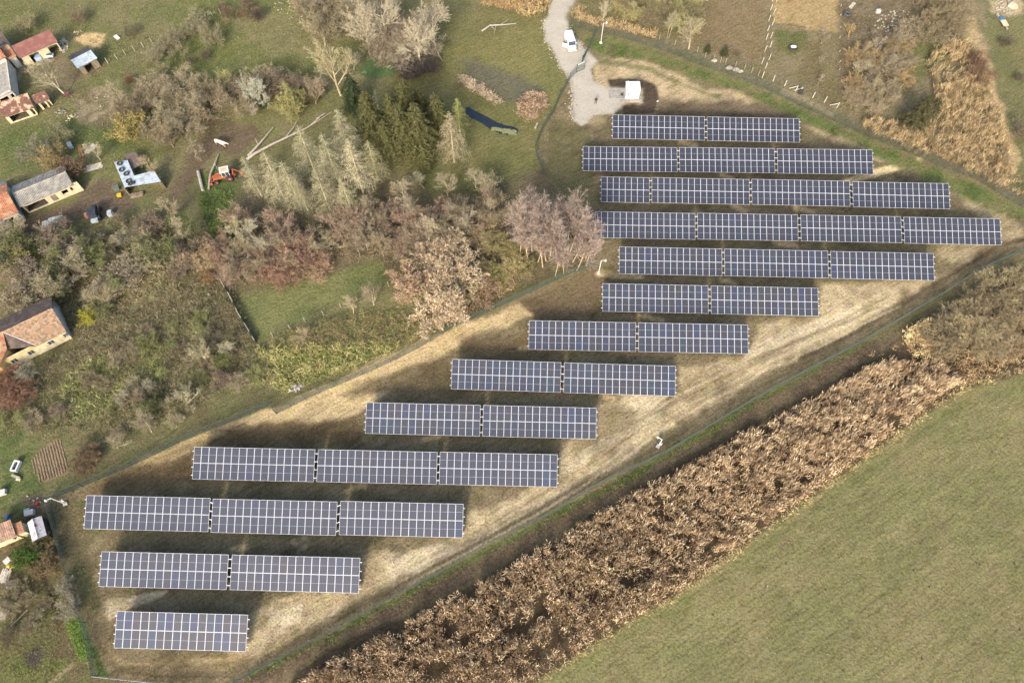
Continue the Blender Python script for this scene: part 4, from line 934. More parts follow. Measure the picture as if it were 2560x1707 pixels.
SB = [
 ('leaf', 335, 345, 5.0, (170, 154, 96), 'dense yellow-brown leafy bush above the tyre-weighted roof', 'bush'),
 ('leaf', 145, 410, 4.2, (158, 140, 100), 'rust and yellow leafy bush behind the corrugated barn', 'bush'),
 ('leaf', 185, 440, 3.8, (128, 104, 84), 'dark rust-brown bush at the right gable of the corrugated barn', 'bush'),
 ('leaf', 60, 640, 4.2, (168, 160, 100), 'yellow-green leafy bush at the left edge of the thicket', 'bush'),
 ('leaf', 515, 660, 4.2, (182, 158, 122), 'orange-tan leafy bush at the upper end of the lawn wall', 'bush'),
 ('leaf', 530, 700, 2.4, (146, 118, 86), 'orange-brown low bush beside the lawn wall', 'bush'),
 ('leaf', 232, 800, 2.6, (176, 170, 70), 'small bright yellow bush right of the tiled house', 'bush'),
 ('leaf', 740, 285, 5.0, (156, 150, 98), 'olive-yellow bush right beside the bleached upright stump', 'bush'),
 ('leaf', 790, 250, 3, (120, 118, 78), 'green-brown bush left of the single dark spruce', 'bush'),
 ('scrub', 205, 55, 3.0, (120, 104, 88), 'dark bare bush alone in the upper left meadow', 'bush'),
 ('scrub', 75, 75, 3.6, (140, 128, 102), 'pale brown bush behind the long red roof', 'bush'),
 ('scrub', 328, 90, 2.4, (112, 98, 84), 'dark bush right of the white sheet in the meadow', 'bush'),
 ('scrub', 478, 160, 1.6, (104, 88, 80), 'left of the two small dark bushes in the meadow', 'bush'),
 ('scrub', 516, 145, 1.8, (100, 86, 80), 'right of the two small dark bushes in the meadow', 'bush'),
 ('scrub', 540, 110, 4.0, (142, 130, 108), 'round grey bush right of the meadow post row', 'bush'),
 ('scrub', 326, 206, 1.6, (128, 92, 74), 'tiny rust-coloured sapling in the meadow', 'bush'),
 ('scrub', 648, 48, 2.4, (88, 74, 72), 'dark bush amid pale rubble near the top', 'bush'),
 ('scrub', 100, 395, 4.2, (138, 128, 112), 'soft grey bush on the green slope above the corrugated barn', 'bush'),
 ('scrub', 160, 350, 3.4, (132, 124, 100), 'soft brownish bush below the rusty shed', 'bush'),
 ('scrub', 2507, 112, 2.0, (92, 78, 72), 'dark round bush below the blue and cream boards', 'bush'),
 ('scrub', 2544, 200, 1.6, (96, 82, 74), 'small dark bush at the right edge beside the tan path', 'bush'),
 ('scrub', 2550, 340, 3.8, (128, 112, 96), 'brown bush at the right edge below the tan path', 'bush'),
 ('scrub', 2435, 200, 4.2, (120, 92, 78), 'dark red-brown bush inside the right reed bed', 'bush'),
 ('scrub', 2430, 165, 3.4, (120, 92, 78), 'dark red-brown bush at the top of the right reed bed', 'bush'),
 ('scrub', 1842, 140, 1.0, (110, 98, 88), 'low ring of dark twigs with a pale centre in the garden', 'bush'),
 ('scrub', 30, 1590, 2.0, (110, 96, 84), 'heap-like dark bush at the left edge of the lower yard', 'bush'),
 ('scrub', 180, 1520, 2.4, (150, 138, 126), 'grey tangled bush on the left site fence', 'bush'),
 ('scrub', 172, 1470, 2.0, (146, 136, 122), 'grey tangled bush above the other on the left site fence', 'bush'),
 ('leaf', 75, 1400, 2.6, (88, 116, 52), 'bright green bush beside the yellow tarpaulin', 'bush'),
]
for k in SB: plant(k[0], k[1], k[2], k[3], k[4], k[5], cat=k[6], rd=_rd, wide=1.15)

LM = [(80, 850, 'the tiled house'), (330, 440, 'the tyre-weighted roof'), (110, 480, 'the grey stable'), (243, 525, 'the black tractor'), (566, 440, 'the orange backhoe'), (555, 360, 'the white cow'), (610, 800, "the lawn's lower left end"), (950, 680, "the lawn's right end"), (760, 700, "the lawn's upper edge"),
 (530, 645, "the lawn wall's top"), (1370, 620, 'the bare grove'), (830, 480, 'the dead spruces'), (1040, 390, 'the green spruces'), (740, 970, 'the white rubble heap'), (130, 1150, 'the ploughed plot'), (945, 175, 'the algae-green pool'), (645, 262, 'the silver-grey trees'), (893, 272, 'the single dark spruce'),
 (1400, 10, "the gravel drive's top"), (1667, 98, 'the forked pale tree'), (1502, 105, 'the top camera pole'), (2020, 40, 'the ploughed garden'), (1981, 122, 'the white well cover'), (2117, 38, 'the big grey tyre'), (2280, 300, 'the wide green conifer'), (2500, 650, "the fence's far right end"), (2310, 850, 'the cream reed clump'),
 (95, 1320, 'the rusty white shed'), (43, 1166, 'the bathtub'), (50, 1545, 'the bleached branch'), (293, 95, 'the white meadow sheet'), (210, 160, 'the blue tin roof'), (160, 232, 'the pink wheelbarrow'), (335, 345, 'the yellow-brown leafy bush'), (60, 290, 'the rusty barn'), (1230, 300, 'the ditch water'), (232, 800, 'the small yellow bush'),
 (852, 238, 'the tall yellowish tree'), (525, 910, 'the pale forked tree'), (580, 30, 'the top left post row'), (1080, 600, 'the pale domed tree'), (1100, 730, 'the pale dry-leaved bushes')]
def cword(c):
    r, g, b = c
    if r > 185: return 'pale tan'
    if g > r + 8: return 'green'
    if abs(r - g) <= 8 and g - b > 25: return 'olive'
    if r - g > 24: return 'reddish'
    if r < 115: return 'dark'
    if r - b < 32: return 'greyish'
    return 'light brown' if r > 150 else 'brown'
def auto_labels():
    buckets = {}
    for o, x, y, h, kd, c in AUTO:
        d, lx, ly, nm = min(((x - a) ** 2 + (y - b) ** 2, a, b, n) for a, b, n in LM)
        dx, dy = x - lx, y - ly; a = abs(dx), abs(dy)
        if a[0] > 2 * a[1]: dr = 'right of' if dx > 0 else 'left of'
        elif a[1] > 2 * a[0]: dr = 'below' if dy > 0 else 'above'
        else: dr = ('lower ' if dy > 0 else 'upper ') + ('right of' if dx > 0 else 'left of')
        kw = {'scrub': 'twiggy bush', 'leaf': 'leafy bush', 'mid': 'bare tree', 'dry': 'dry-leaved tree'}[kd]
        sz = ('low ' if h < 2.6 else 'tall ' if h > 4.6 else '')
        buckets.setdefault((sz + cword(c) + ' ' + kw, dr + ' ' + nm), []).append((d, o))
    for (w, wh), L in buckets.items():
        L.sort(key=lambda t: t[0])
        for i, (d, o) in enumerate(L):
            o['label'] = w + ' ' + wh + ('' if len(L) == 1 else ', ' + ('nearest' if i == 0 else ORD[min(i, 12)] + ' nearest'))
auto_labels()

# ------------------------------------------------------------------ uncountable plant cover: reeds, rough grass, brambles
def sample_px(poly, dens, seed):
    rg = np.random.default_rng(seed); W_ = np.array([tuple(G(a, b))[:2] for a, b in poly])
    x0, y0 = W_.min(0); x1, y1 = W_.max(0); n = int((x1 - x0) * (y1 - y0) * dens)
    X, Y = rg.uniform(x0, x1, n), rg.uniform(y0, y1, n)
    d = poly_sd(X, Y, W_) + 0.5 * fbm(X, Y, 3.0, seed, 3)
    k = d > 0.25; return X[k], Y[k], rg
def blades(name, X, Y, Z0_, D, L, Wd, bend, Cc, label=None, kind='stuff', cat=None, parent=None, mat_=None, rg=None):
    """N curved blades: base points, unit directions, lengths, widths -> one mesh"""
    n = len(X); P = np.stack([X, Y, Z0_], 1); D = D / np.linalg.norm(D, axis=1, keepdims=True)
    r_ = rg.normal(size=(n, 3)); S_ = np.cross(D, r_); S_ /= np.linalg.norm(S_, axis=1, keepdims=True) + 1e-9
    M1 = P + D * (L * .5)[:, None]; D2 = D.copy(); D2[:, 2] -= bend; D2[:, :2] *= (1 + bend)[:, None]; D2 /= np.linalg.norm(D2, axis=1, keepdims=True)
    T_ = M1 + D2 * (L * .5)[:, None]; w = (Wd / 2)[:, None]
    V = np.stack([P - S_ * w * .6, P + S_ * w * .6, M1 + S_ * w, M1 - S_ * w, T_], 1).reshape(-1, 3)
    b = np.arange(n)[:, None] * 5
    F = np.concatenate([b + [0, 1, 2], b + [0, 2, 3], b + [3, 2, 4]], 1).reshape(-1, 3)
    C = np.repeat(Cc, 5, axis=0)
    me = np_mesh(name, V, F, mat_ or M_attr, C); o = bpy.data.objects.new(name, me); link(o, parent)
    return tag(o, label, cat, None, kind)
def pick(rg, n, cols, var=.12):
    P = np.array([A(*c) for c in cols]) * 1.45; return P[rg.integers(0, len(cols), n)] * (1 + rg.uniform(-var, var, (n, 1)))
def clumped(poly, cdens, per, seed, hgt, spread, cols, length, width, label, name='reeds', dirs=None, topheavy=True, up=0.5, gap=-9, leanv=.35, bd=(.2, 1.3), stems=True, cat='reeds'):
    """clumps: dark stems below, ragged leafy tops above"""
    X, Y, rg = sample_px(poly, cdens, seed)
    kp = fbm(X, Y, 2.6, seed + 9, 3) + rg.uniform(-.25, .25, len(X)) > gap; X, Y = X[kp], Y[kp]; n = len(X)
    hN = np.clip(.75 + .5 * fbm(X, Y, 4.5, seed + 5, 3) + rg.uniform(-.22, .22, n), .25, 1.3) * hgt
    lean = rg.uniform(-leanv, leanv, (n, 2))
    i = np.repeat(np.arange(n), per); m = len(i)
    off = rg.normal(0, spread, (m, 2)); t = rg.uniform(.35, 1.0, m) if topheavy else rg.uniform(0, .3, m)
    bx = X[i] + off[:, 0] + lean[i, 0] * hN[i] * t; by = Y[i] + off[:, 1] + lean[i, 1] * hN[i] * t; bz = hN[i] * t
    a = rg.uniform(0, 2 * np.pi, m); D = np.stack([np.cos(a), np.sin(a), rg.uniform(-.15, 1.0, m) + up], 1)
    L = length * rg.uniform(.6, 1.4, m); Wd = width * rg.uniform(.6, 1.4, m); bend = rg.uniform(*bd, m)
    cl = pick(rg, n, cols, .1)[i] * (1 + rg.uniform(-.14, .14, (m, 1)))
    if not stems: return blades(name, bx, by, bz, D, L, Wd, bend, cl, label, cat=cat, rg=rg)
    j = np.repeat(np.arange(n), 2); k = len(j); o2 = rg.normal(0, spread, (k, 2))
    bx = np.concatenate([bx, X[j] + o2[:, 0]]); by = np.concatenate([by, Y[j] + o2[:, 1]]); bz = np.concatenate([bz, np.zeros(k)])
    D = np.concatenate([D, np.stack([lean[j, 0], lean[j, 1], np.ones(k)], 1)]); L = np.concatenate([L, hN[j]]); Wd = np.concatenate([Wd, np.full(k, .035)])
    bend = np.concatenate([bend, np.zeros(k)]); cl = np.concatenate([cl, pick(rg, k, [(150, 126, 96), (128, 104, 80)])])
    return blades(name, bx, by, bz, D, L, Wd, bend, cl, label, cat=cat, rg=rg)
REEDC = [(240, 216, 178), (226, 200, 162), (206, 180, 144), (184, 158, 126), (248, 228, 192), (162, 138, 110)]
clumped([(700, 1745), (790, 1668), (890, 1618), (990, 1572), (1140, 1486), (1280, 1412), (1500, 1280), (1620, 1215), (1737, 1158), (1890, 1068), (2000, 1010), (2109, 955), (2170, 915), (2330, 900), (2400, 960), (2340, 1000), (2250, 1070), (2100, 1180), (1920, 1310), (1700, 1470), (1500, 1590), (1330, 1700), (1280, 1740)],
        5.6, 20, 11, 2.1, .24, REEDC, .80, .055, 'belt of tall tan reeds between the site fence and the green field', up=3.0, gap=-.26, leanv=.16, bd=(0, .45))
clumped([(1320, 1730), (1340, 1690), (1500, 1585), (1700, 1465), (1920, 1305), (2100, 1175), (2250, 1065), (2400, 960), (2560, 905), (2600, 900), (2600, 925), (2410, 980), (2260, 1086), (2110, 1196), (1930, 1326), (1710, 1486), (1510, 1606), (1345, 1712)],
        5, 9, 13, 1.0, .3, [(206, 188, 140), (196, 172, 134), (180, 168, 116)], .5, .055, 'pale fringe of low grass along the edge of the green field', name='rough_grass', up=.9, cat='grass', stems=False)
clumped([(2140, 330), (2160, 300), (2220, 310), (2290, 330), (2330, 250), (2310, 160), (2340, 110), (2420, 120), (2480, 230), (2500, 330), (2540, 440), (2580, 520), (2500, 480), (2420, 440), (2310, 395), (2220, 360)],
        5.0, 18, 17, 1.9, .25, [(216, 192, 150), (200, 176, 136), (176, 154, 118), (206, 184, 140), (146, 130, 98), (128, 114, 86)], .75, .055, 'reed bed outside the upper right fence corner', up=2.4, gap=-.3, leanv=.2, bd=(0, .5))
clumped([(1290, 40), (1330, 20), (1372, 30), (1350, 50), (1300, 52)], 5, 14, 19, 1.8, .25, [(206, 182, 134), (190, 164, 118)], .6, .07, 'patch of straw-coloured reeds left of the gravel drive', up=.9)
clumped([(1424, 30), (1450, 20), (1480, 50), (1560, 60), (1640, 85), (1650, 110), (1560, 86), (1470, 68), (1428, 58)], 5, 12, 23, 1.5, .25, [(204, 180, 136), (176, 152, 112)], .55, .07, 'strip of straw reeds outside the fence right of the drive', up=.9)
clumped([(1200, 0), (1380, 0), (1370, 20), (1290, 35), (1200, 20)], 5, 12, 29, 1.6, .25, [(198, 166, 118), (176, 150, 108)], .6, .07, 'tawny reeds at the top edge left of the drive', up=.9)
clumped([(2270, 820), (2330, 800), (2370, 830), (2340, 900), (2280, 900), (2240, 860)], 4, 18, 31, 2.0, .3, [(232, 210, 156), (216, 190, 140)], .5, .09, 'cream-coloured reed clump at the upper right of the reed belt', up=.5)
clumped([(2140, 900), (2560, 760), (2600, 880), (2420, 960), (2330, 900), (2240, 880)], 3, 12, 37, 1.5, .3, [(176, 150, 112), (196, 168, 124), (150, 126, 96)], .55, .08, 'brown reeds and grass at the right end of the belt', up=.6)
# brambles and rough herbage
clumped([(560, 1722), (700, 1642), (885, 1556), (1076, 1456), (1375, 1296), (1656, 1147), (1920, 990), (2151, 868), (2400, 745), (2560, 660), (2560, 740), (2250, 850), (2100, 925), (1900, 1025), (1720, 1125), (1560, 1225), (1400, 1325), (1180, 1445), (1000, 1540), (830, 1610), (640, 1730)],
        5, 14, 41, .25, .35, [(128, 112, 94), (142, 124, 104), (112, 96, 80), (122, 108, 86)], .36, .035, 'low brown herbage between the site fence and the reeds', name='brown_herbage', up=.3, cat='undergrowth', stems=False)
clumped([(620, 1690), (817, 1592), (1076, 1452), (1375, 1292), (1656, 1144), (1920, 986), (1930, 996), (1670, 1158), (1390, 1306), (1090, 1464), (830, 1604), (640, 1700)],
        5, 10, 43, .25, .25, [(104, 122, 62), (126, 134, 72), (110, 118, 64)], .3, .06, 'narrow green grass strip outside the right site fence', name='green_grass_strip', up=.8, cat='grass', stems=False)
THK = [(126, 122, 86), (150, 140, 106), (112, 112, 76), (160, 148, 116), (136, 122, 98)]
clumped([(0, 600), (520, 560), (560, 640), (600, 760), (640, 860), (700, 950), (560, 990), (400, 1070), (200, 1090), (0, 1100), (0, 930), (170, 880), (190, 830), (130, 745), (0, 800)],
        3.0, 16, 47, 1.1, .4, THK, .6, .045, 'tangle of brambles and tall grass under the left thicket', name='bramble_tangle', up=.5, cat='undergrowth', stems=False)
clumped([(280, 690), (340, 650), (400, 660), (450, 720), (430, 760), (360, 770), (300, 740)], 4.5, 14, 55, .8, .35, [(196, 182, 138), (170, 164, 118), (140, 140, 96), (182, 160, 128)], .8, .05, 'pale straw and green weeds in a gap of the left thicket', name='straw_weeds', up=.7, cat='undergrowth', stems=False)
clumped([(300, 760), (440, 720), (540, 720), (600, 800), (630, 850), (560, 860), (440, 830), (340, 860), (240, 880), (220, 830)], 4, 16, 57, .7, .4, [(128, 126, 92), (144, 132, 104), (114, 112, 80), (160, 148, 112)], .7, .045, 'low tangled brush along the thin post row in the left thicket', name='tangled_brush', up=.5, cat='undergrowth', stems=False)
clumped([(200, 900), (300, 880), (420, 870), (420, 980), (330, 1010), (200, 1060), (120, 1060), (160, 960)], 4, 14, 53, .6, .35, [(132, 146, 78), (168, 170, 108), (112, 130, 62), (190, 184, 130)], .6, .07, 'bright green and straw weeds on the slope above the ploughed plot', name='green_weeds', up=.7, cat='undergrowth', stems=False)
clumped([(640, 870), (760, 860), (960, 850), (1040, 850), (960, 890), (860, 935), (700, 990), (650, 950)], 4.5, 14, 59, .6, .35, [(150, 156, 92), (186, 180, 116), (206, 192, 132), (124, 132, 72)], .7, .07, 'pale green and straw weeds above the pale earth track', name='straw_weeds', up=.8, cat='undergrowth', stems=False)
clumped([(700, 830), (960, 770), (1040, 800), (1080, 840), (960, 870), (760, 880), (660, 870)], 3, 14, 61, .8, .4, [(116, 122, 72), (140, 130, 92), (160, 140, 104)], .6, .06, 'green-brown undergrowth below the post row of the lawn', name='undergrowth', up=.6, cat='undergrowth', stems=False)
clumped([(560, 560), (700, 540), (900, 560), (1100, 520), (1250, 470), (1300, 600), (1330, 700), (1180, 790), (1080, 810), (980, 720), (940, 650), (800, 660), (640, 720), (560, 720)],
        3.2, 16, 67, 1.2, .45, [(146, 130, 108), (132, 118, 96), (158, 142, 118), (122, 114, 86)], .6, .04, 'brown brush on the woodland floor', name='woodland_brush', up=.5, cat='undergrowth', stems=False)
clumped([(1090, 720), (1200, 650), (1320, 690), (1240, 760), (1120, 810), (1060, 830)], 4, 14, 71, 1.0, .35, [(206, 176, 136), (190, 160, 122), (150, 146, 92)], .6, .07, 'straw and green weeds by the fence below the grove', name='fence_weeds', up=.8, cat='undergrowth', stems=False)
clumped([(1135, 195), (1160, 190), (1240, 240), (1262, 262), (1240, 268), (1170, 225)], 6, 14, 73, .6, .3, [(214, 194, 166), (190, 168, 140)], .6, .07, 'pale bank of cut reed stems above the dark ditch water', name='cut_reeds', up=.4, cat='reeds', stems=False)
clumped([(1290, 250), (1320, 235), (1360, 235), (1370, 270), (1330, 310), (1290, 300)], 6, 12, 79, .8, .3, [(196, 168, 138), (156, 132, 110)], .6, .07, 'brown and pale dead stems beside the fence, left of the gravel', name='dead_stems', up=.4, cat='reeds', stems=False)
clumped([(490, 470), (590, 480), (590, 560), (555, 640), (520, 600)], 6, 10, 83, .3, .3, [(104, 122, 66), (118, 130, 74), (92, 106, 60)], .35, .08, 'lush green weeds below the orange backhoe', name='green_weeds', up=.9, cat='undergrowth', stems=False)
clumped([(160, 1535), (200, 1550), (232, 1630), (262, 1688), (240, 1690), (200, 1650), (178, 1600)], 8, 10, 89, .25, .25, [(112, 138, 64), (132, 150, 74)], .3, .07, 'bright green weeds along the lower left fence corner', name='bright_weeds', up=.9, cat='undergrowth', stems=False)
clumped([(1100, 1000), (1100, 1000.5), (1100.5, 1000)], .01, 2, 97, .2, .2, [(110, 150, 54)], .3, .07, None) if False else None
# scattered tufts on the site itself and in the meadows
clumped([(130, 1250), (400, 1140), (460, 1120), (900, 1040), (1100, 920), (1350, 780), (1500, 690), (1500, 560), (2400, 520), (2300, 640), (1900, 900), (1500, 1150), (1100, 1380), (600, 1680), (260, 1680), (180, 1450)],
        1.1, 7, 101, .05, .45, [(120, 124, 72), (140, 130, 92), (160, 144, 106), (104, 92, 70)], .22, .05, 'sparse low tufts among the solar rows', name='sparse_tufts', up=.8, cat='grass', stems=False)
clumped([(0, 0), (740, 0), (800, 200), (600, 300), (420, 420), (0, 440)], 1.4, 7, 103, .05, .5, [(120, 128, 74), (146, 140, 92), (104, 118, 60)], .3, .07, 'rough tufts across the upper left meadow', name='meadow_tufts', up=.8, cat='grass', stems=False)
clumped([(1440, 0), (2100, 0), (2290, 100), (2290, 290), (2140, 290), (1900, 190), (1640, 90), (1440, 50)], 1.6, 7, 107, .05, .5, [(150, 136, 100), (134, 118, 88), (120, 114, 72)], .3, .06, 'dry tufts across the brown garden ground', name='garden_tufts', up=.8, cat='grass', stems=False)
clumped([(0, 1270), (120, 1270), (160, 1400), (240, 1690), (0, 1707)], 3, 8, 109, .1, .4, [(140, 124, 96), (112, 120, 62), (126, 104, 80)], .3, .05, 'litter and weeds over the lower left yard', name='yard_weeds', up=.6, cat='undergrowth', stems=False)
clumped([(1452, 84), (1648, 127), (1825, 192), (2083, 308), (2301, 402), (2437, 455), (2560, 530), (2540, 562), (2300, 440), (2050, 340), (1880, 250), (1700, 196), (1485, 140)], 3, 8, 113, .05, .3, [(110, 124, 68), (130, 134, 80), (144, 134, 92)], .22, .04, 'green grass strip inside the upper right fence', name='green_grass_strip', up=.8, cat='grass', stems=False)
# loose stones: gravel edges, rubble
def stones(name, line_or_poly, n, size, label, seed, m_=None, poly=False, spread=0.4, mound=0.0):
    rd = random.Random(seed); b = MB()
    if poly:
        X, Y, rg = sample_px(line_or_poly, n, seed); P = [Vector((x, y, 0)) for x, y in zip(X, Y)]
    else:
        P = resample(path_world(line_or_poly), .01 + sum((b_ - a_).length for a_, b_ in zip(path_world(line_or_poly), path_world(line_or_poly)[1:])) / n)
        P = [p + Vector((rd.gauss(0, spread), rd.gauss(0, spread), 0)) for p in P]
    c = sum(P, Vector((0, 0, 0))) / max(1, len(P))
    for i, p in enumerate(P):
        s_ = rd.uniform(*size); z = s_ * .3 + mound * max(0, 1 - (p - c).length / 1.8) * rd.random()
        b.blob((p.x, p.y, z), (s_, s_ * rd.uniform(.6, 1), s_ * .6), m_ or M_stone, i, 5, 3, .3)
    return b.build(name, label=label, kind='stuff')
stones('edge_stones', [(1370, 38), (1357, 60), (1362, 100), (1384, 130), (1396, 160), (1418, 195), (1430, 215)], 70, (.08, .24), 'pale stones along the pond side of the gravel drive', 1)
stones('edge_stones', [(1420, 62), (1433, 88), (1452, 108), (1462, 128)], 30, (.08, .22), 'pale stones along the fence side of the gravel drive', 2)
stones('edge_stones', [(1430, 220), (1432, 250), (1428, 275), (1432, 300)], 90, (.08, .24), 'bank of pale stones at the lower left of the gravel turning area', 3)
stones('rubble', [(1, 1)] * 0 or [(722, 962), (752, 958), (762, 972), (730, 985), (718, 980)], 16, (.12, .34), 'heap of white and grey rubble beside the upper site fence', 4, mat('white_rubble', A(236, 226, 224), A(176, 160, 168), scale=3), poly=True, mound=.6)
stones('rubble', [(2160, 40), (2280, 20), (2290, 110), (2260, 130), (2180, 60)], 1.5, (.08, .3), 'white rubble scattered in the overgrown plot at the top right', 5, poly=True)
stones('rubble', [(1980, 60), (1980, 60)] * 0 or [(660, 0), (760, 0), (800, 60), (780, 80), (700, 40)], .7, (.1, .26), 'pale stones scattered at the top of the meadow', 6, poly=True)
stones('rubble', [(66, 168), (90, 152), (130, 150), (90, 172), (50, 190)], 10, (.1, .3), 'pale building rubble in front of the long red roof', 7, mat('cream_rubble', A(228, 206, 166), A(190, 170, 140), scale=3), poly=True)
stones('rubble', [(146, 100), (166, 95), (180, 110), (160, 136), (148, 130)], 8, (.12, .36), 'grey and white rubble right of the long red roof', 8, poly=True)
stones('rubble', [(186, 76), (216, 76), (200, 90), (178, 90)], 8, (.1, .26), 'cream rocks above the sandy pit', 9, mat('cream_rubble', A(228, 206, 166)), poly=True)
stones('rubble', [(2480, 0), (2540, 0), (2530, 40), (2490, 30)], 4, (.12, .3), 'pale rubble at the top right corner', 10, poly=True)
stones('rubble', [(62, 1236), (108, 1236), (110, 1264), (70, 1262)], 7, (.1, .26), 'stones and scrap beside the small rusty shed', 11, poly=True)
stones('rubble', [(225, 240), (265, 232), (300, 250), (290, 275), (240, 270)], 2, (.08, .22), 'pale rubble on the bare patch in the meadow', 12, poly=True)
stones('field_stones', [(1340, 1740), (2560, 950), (2560, 1740)], .035, (.05, .12), 'tiny pale stones scattered over the green field', 13, poly=True)
stones('field_stones', [(240, 1640), (640, 1640), (1100, 1380), (1900, 900), (1700, 1000), (1300, 1240), (700, 1580)], .15, (.04, .12), 'tiny pale stones on the bare earth', 14, poly=True)
M_weed = mat('dark_weed', A(84, 84, 52), A(62, 60, 40))
def molehills():
    X, Y, rg = sample_px([(1500, 1640), (2560, 1000), (2560, 1740), (1400, 1740)], .016, 5); b = MB()
    for i, (x, y) in enumerate(zip(X, Y)): b.blob((x, y, 0), (.15, .12, .08), M_weed, i, 6, 4, .5)
    b.build('weed_rosettes', label='dark weed rosettes dotted over the green field', kind='stuff')
molehills()

# ------------------------------------------------------------------ water
def flat(name, pts, z, m_, label=None, cat=None, kind=None):
    P = [G(a, b) for a, b in pts]; b = MB(); b.add([(p.x, p.y, z) for p in P], [tuple(range(len(P)))], m_); return b.build(name, label=label, cat=cat, kind=kind)
M_water = mat('dark_ditch_water', (0.010, 0.015, 0.020), (0.016, 0.022, 0.028), rough=0.1, spec=0.5)
M_algae = mat('algae_film', A(98, 122, 74), A(84, 108, 60), rough=0.7, scale=2)
M_scum = mat('pale_algae_scum', A(156, 156, 110), A(124, 128, 84), scale=6)
flat('water', [(1164, 270), (1172, 268), (1185, 277), (1204, 286), (1222, 296), (1240, 306), (1262, 314), (1284, 318), (1296, 325), (1292, 337), (1270, 338), (1244, 332), (1224, 323), (1210, 312), (1194, 303), (1178, 295), (1164, 284)][::-1], 0.035, M_water, kind='structure')
def scum():
    rd = random.Random(4); b = MB()
    for k in range(46):
        p = G(rd.uniform(1236, 1292), 0) ; q = G(0, 0)
        x = rd.uniform(1232, 1290); y = 322 + (x - 1232) * .16 + rd.uniform(-3, 6); w = G(x, y)
        a0 = rd.uniform(0, 6); b.add([(w.x + math.cos(a0 + t) * rd.uniform(.2, .6), w.y + math.sin(a0 + t) * rd.uniform(.2, .5), .045 + k * .0004) for t in (0, 1.2, 2.4, 3.6, 4.9)], [(0, 1, 2, 3, 4)], M_scum)
    b.build('algae_scum', label='yellow-green scum on the lower end of the ditch water', kind='stuff')
scum()
flat('algae_pool', [(898, 178), (906, 160), (925, 152), (950, 152), (975, 154), (992, 160), (994, 175), (980, 190), (950, 197), (922, 194), (904, 188)][::-1], 0.03, M_algae, kind='structure')

# ------------------------------------------------------------------ buildings
def tiles_mat(name, c1, c2, c3):
    m, n, l, b = new_mat(name); b.inputs['Roughness'].default_value = 0.9; b.inputs['Specular IOR Level'].default_value = .15
    o, t = noise_mix(n, l, c1, c2, 2.2, 3, .42, .58); o2, t2 = noise_mix(n, l, o, c3, 0.9, 4, .5, .62)
    l.new(o2, b.inputs['Base Color']); return m
M_tileA = tiles_mat('mottled_clay_tiles', A(196, 166, 134), A(148, 126, 106), A(180, 146, 116))
M_tileO = tiles_mat('orange_clay_tiles', A(196, 138, 106), A(170, 114, 88), A(206, 166, 128))
M_tileR = tiles_mat('red_painted_sheet', A(150, 96, 88), A(146, 106, 96), A(160, 118, 106))
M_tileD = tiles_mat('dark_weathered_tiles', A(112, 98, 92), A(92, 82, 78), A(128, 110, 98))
M_rust = tiles_mat('rusty_sheet_metal', A(122, 88, 78), A(138, 104, 92), A(226, 190, 156))
M_corr = tiles_mat('grey_corrugated_sheet', A(176, 170, 158), A(150, 146, 140), A(190, 184, 170))
M_tin = tiles_mat('pale_tin_sheet', A(208, 220, 226), A(188, 202, 212), A(170, 178, 184))
M_tinr = tiles_mat('white_sheet_with_rust', A(222, 216, 214), A(206, 198, 198), A(156, 92, 76))
M_cream = mat('cream_plaster', A(240, 226, 186), A(214, 198, 160), scale=1.5)
M_yellow = mat('yellow_plaster', A(240, 206, 138), A(224, 188, 122), scale=1.5)
M_plast = mat('white_plaster', A(232, 228, 218), A(206, 200, 190), scale=1.5)
M_dkroof = mat('dark_roofing_felt', A(96, 92, 92), A(76, 72, 72))
M_floor = mat('dusty_yard_floor', A(120, 108, 92), A(90, 80, 70))
def sheet(parent, name, O, U, Vv, per, amp, m_, rows=0, step=0.03, th=0.05, tile=False):
    """roof slope: corners O, O+U, O+U+V, O+V; waves across U, optional stepped courses along V"""
    L, S_ = U.length, Vv.length; u, v = U.normalized(), Vv.normalized(); n = u.cross(v)
    if n.z < 0: n = -n
    nx = max(2, int(L / per) * 4 + 1); nx = min(nx, 420); rr = max(1, rows)
    vs, fs = [], []
    for r_ in range(rr):
        for e in (0, 1):
            y = S_ * (r_ + e) / rr; zo = (step * (1 - e) if rows else 0)
            for k in range(nx):
                x = L * k / (nx - 1); vs.append(tuple(O + u * x + v * y + n * (amp * math.sin(2 * math.pi * x / per) + zo + th)))
    for r_ in range(2 * rr - 1):
        for k in range(nx - 1): a = r_ * nx + k; fs.append((a, a + 1, a + nx + 1, a + nx))
    b = MB(); b.add(vs, fs, m_)
    q = [O, O + U, O + U + Vv, O + Vv]; t0 = [p for p in q]; t1 = [p + n * (th - amp) for p in q]
    b.add(t0 + t1, [(3, 2, 1, 0), (0, 1, 5, 4), (1, 2, 6, 5), (2, 3, 7, 6), (3, 0, 4, 7)], m_)
    return b.build(name, parent)
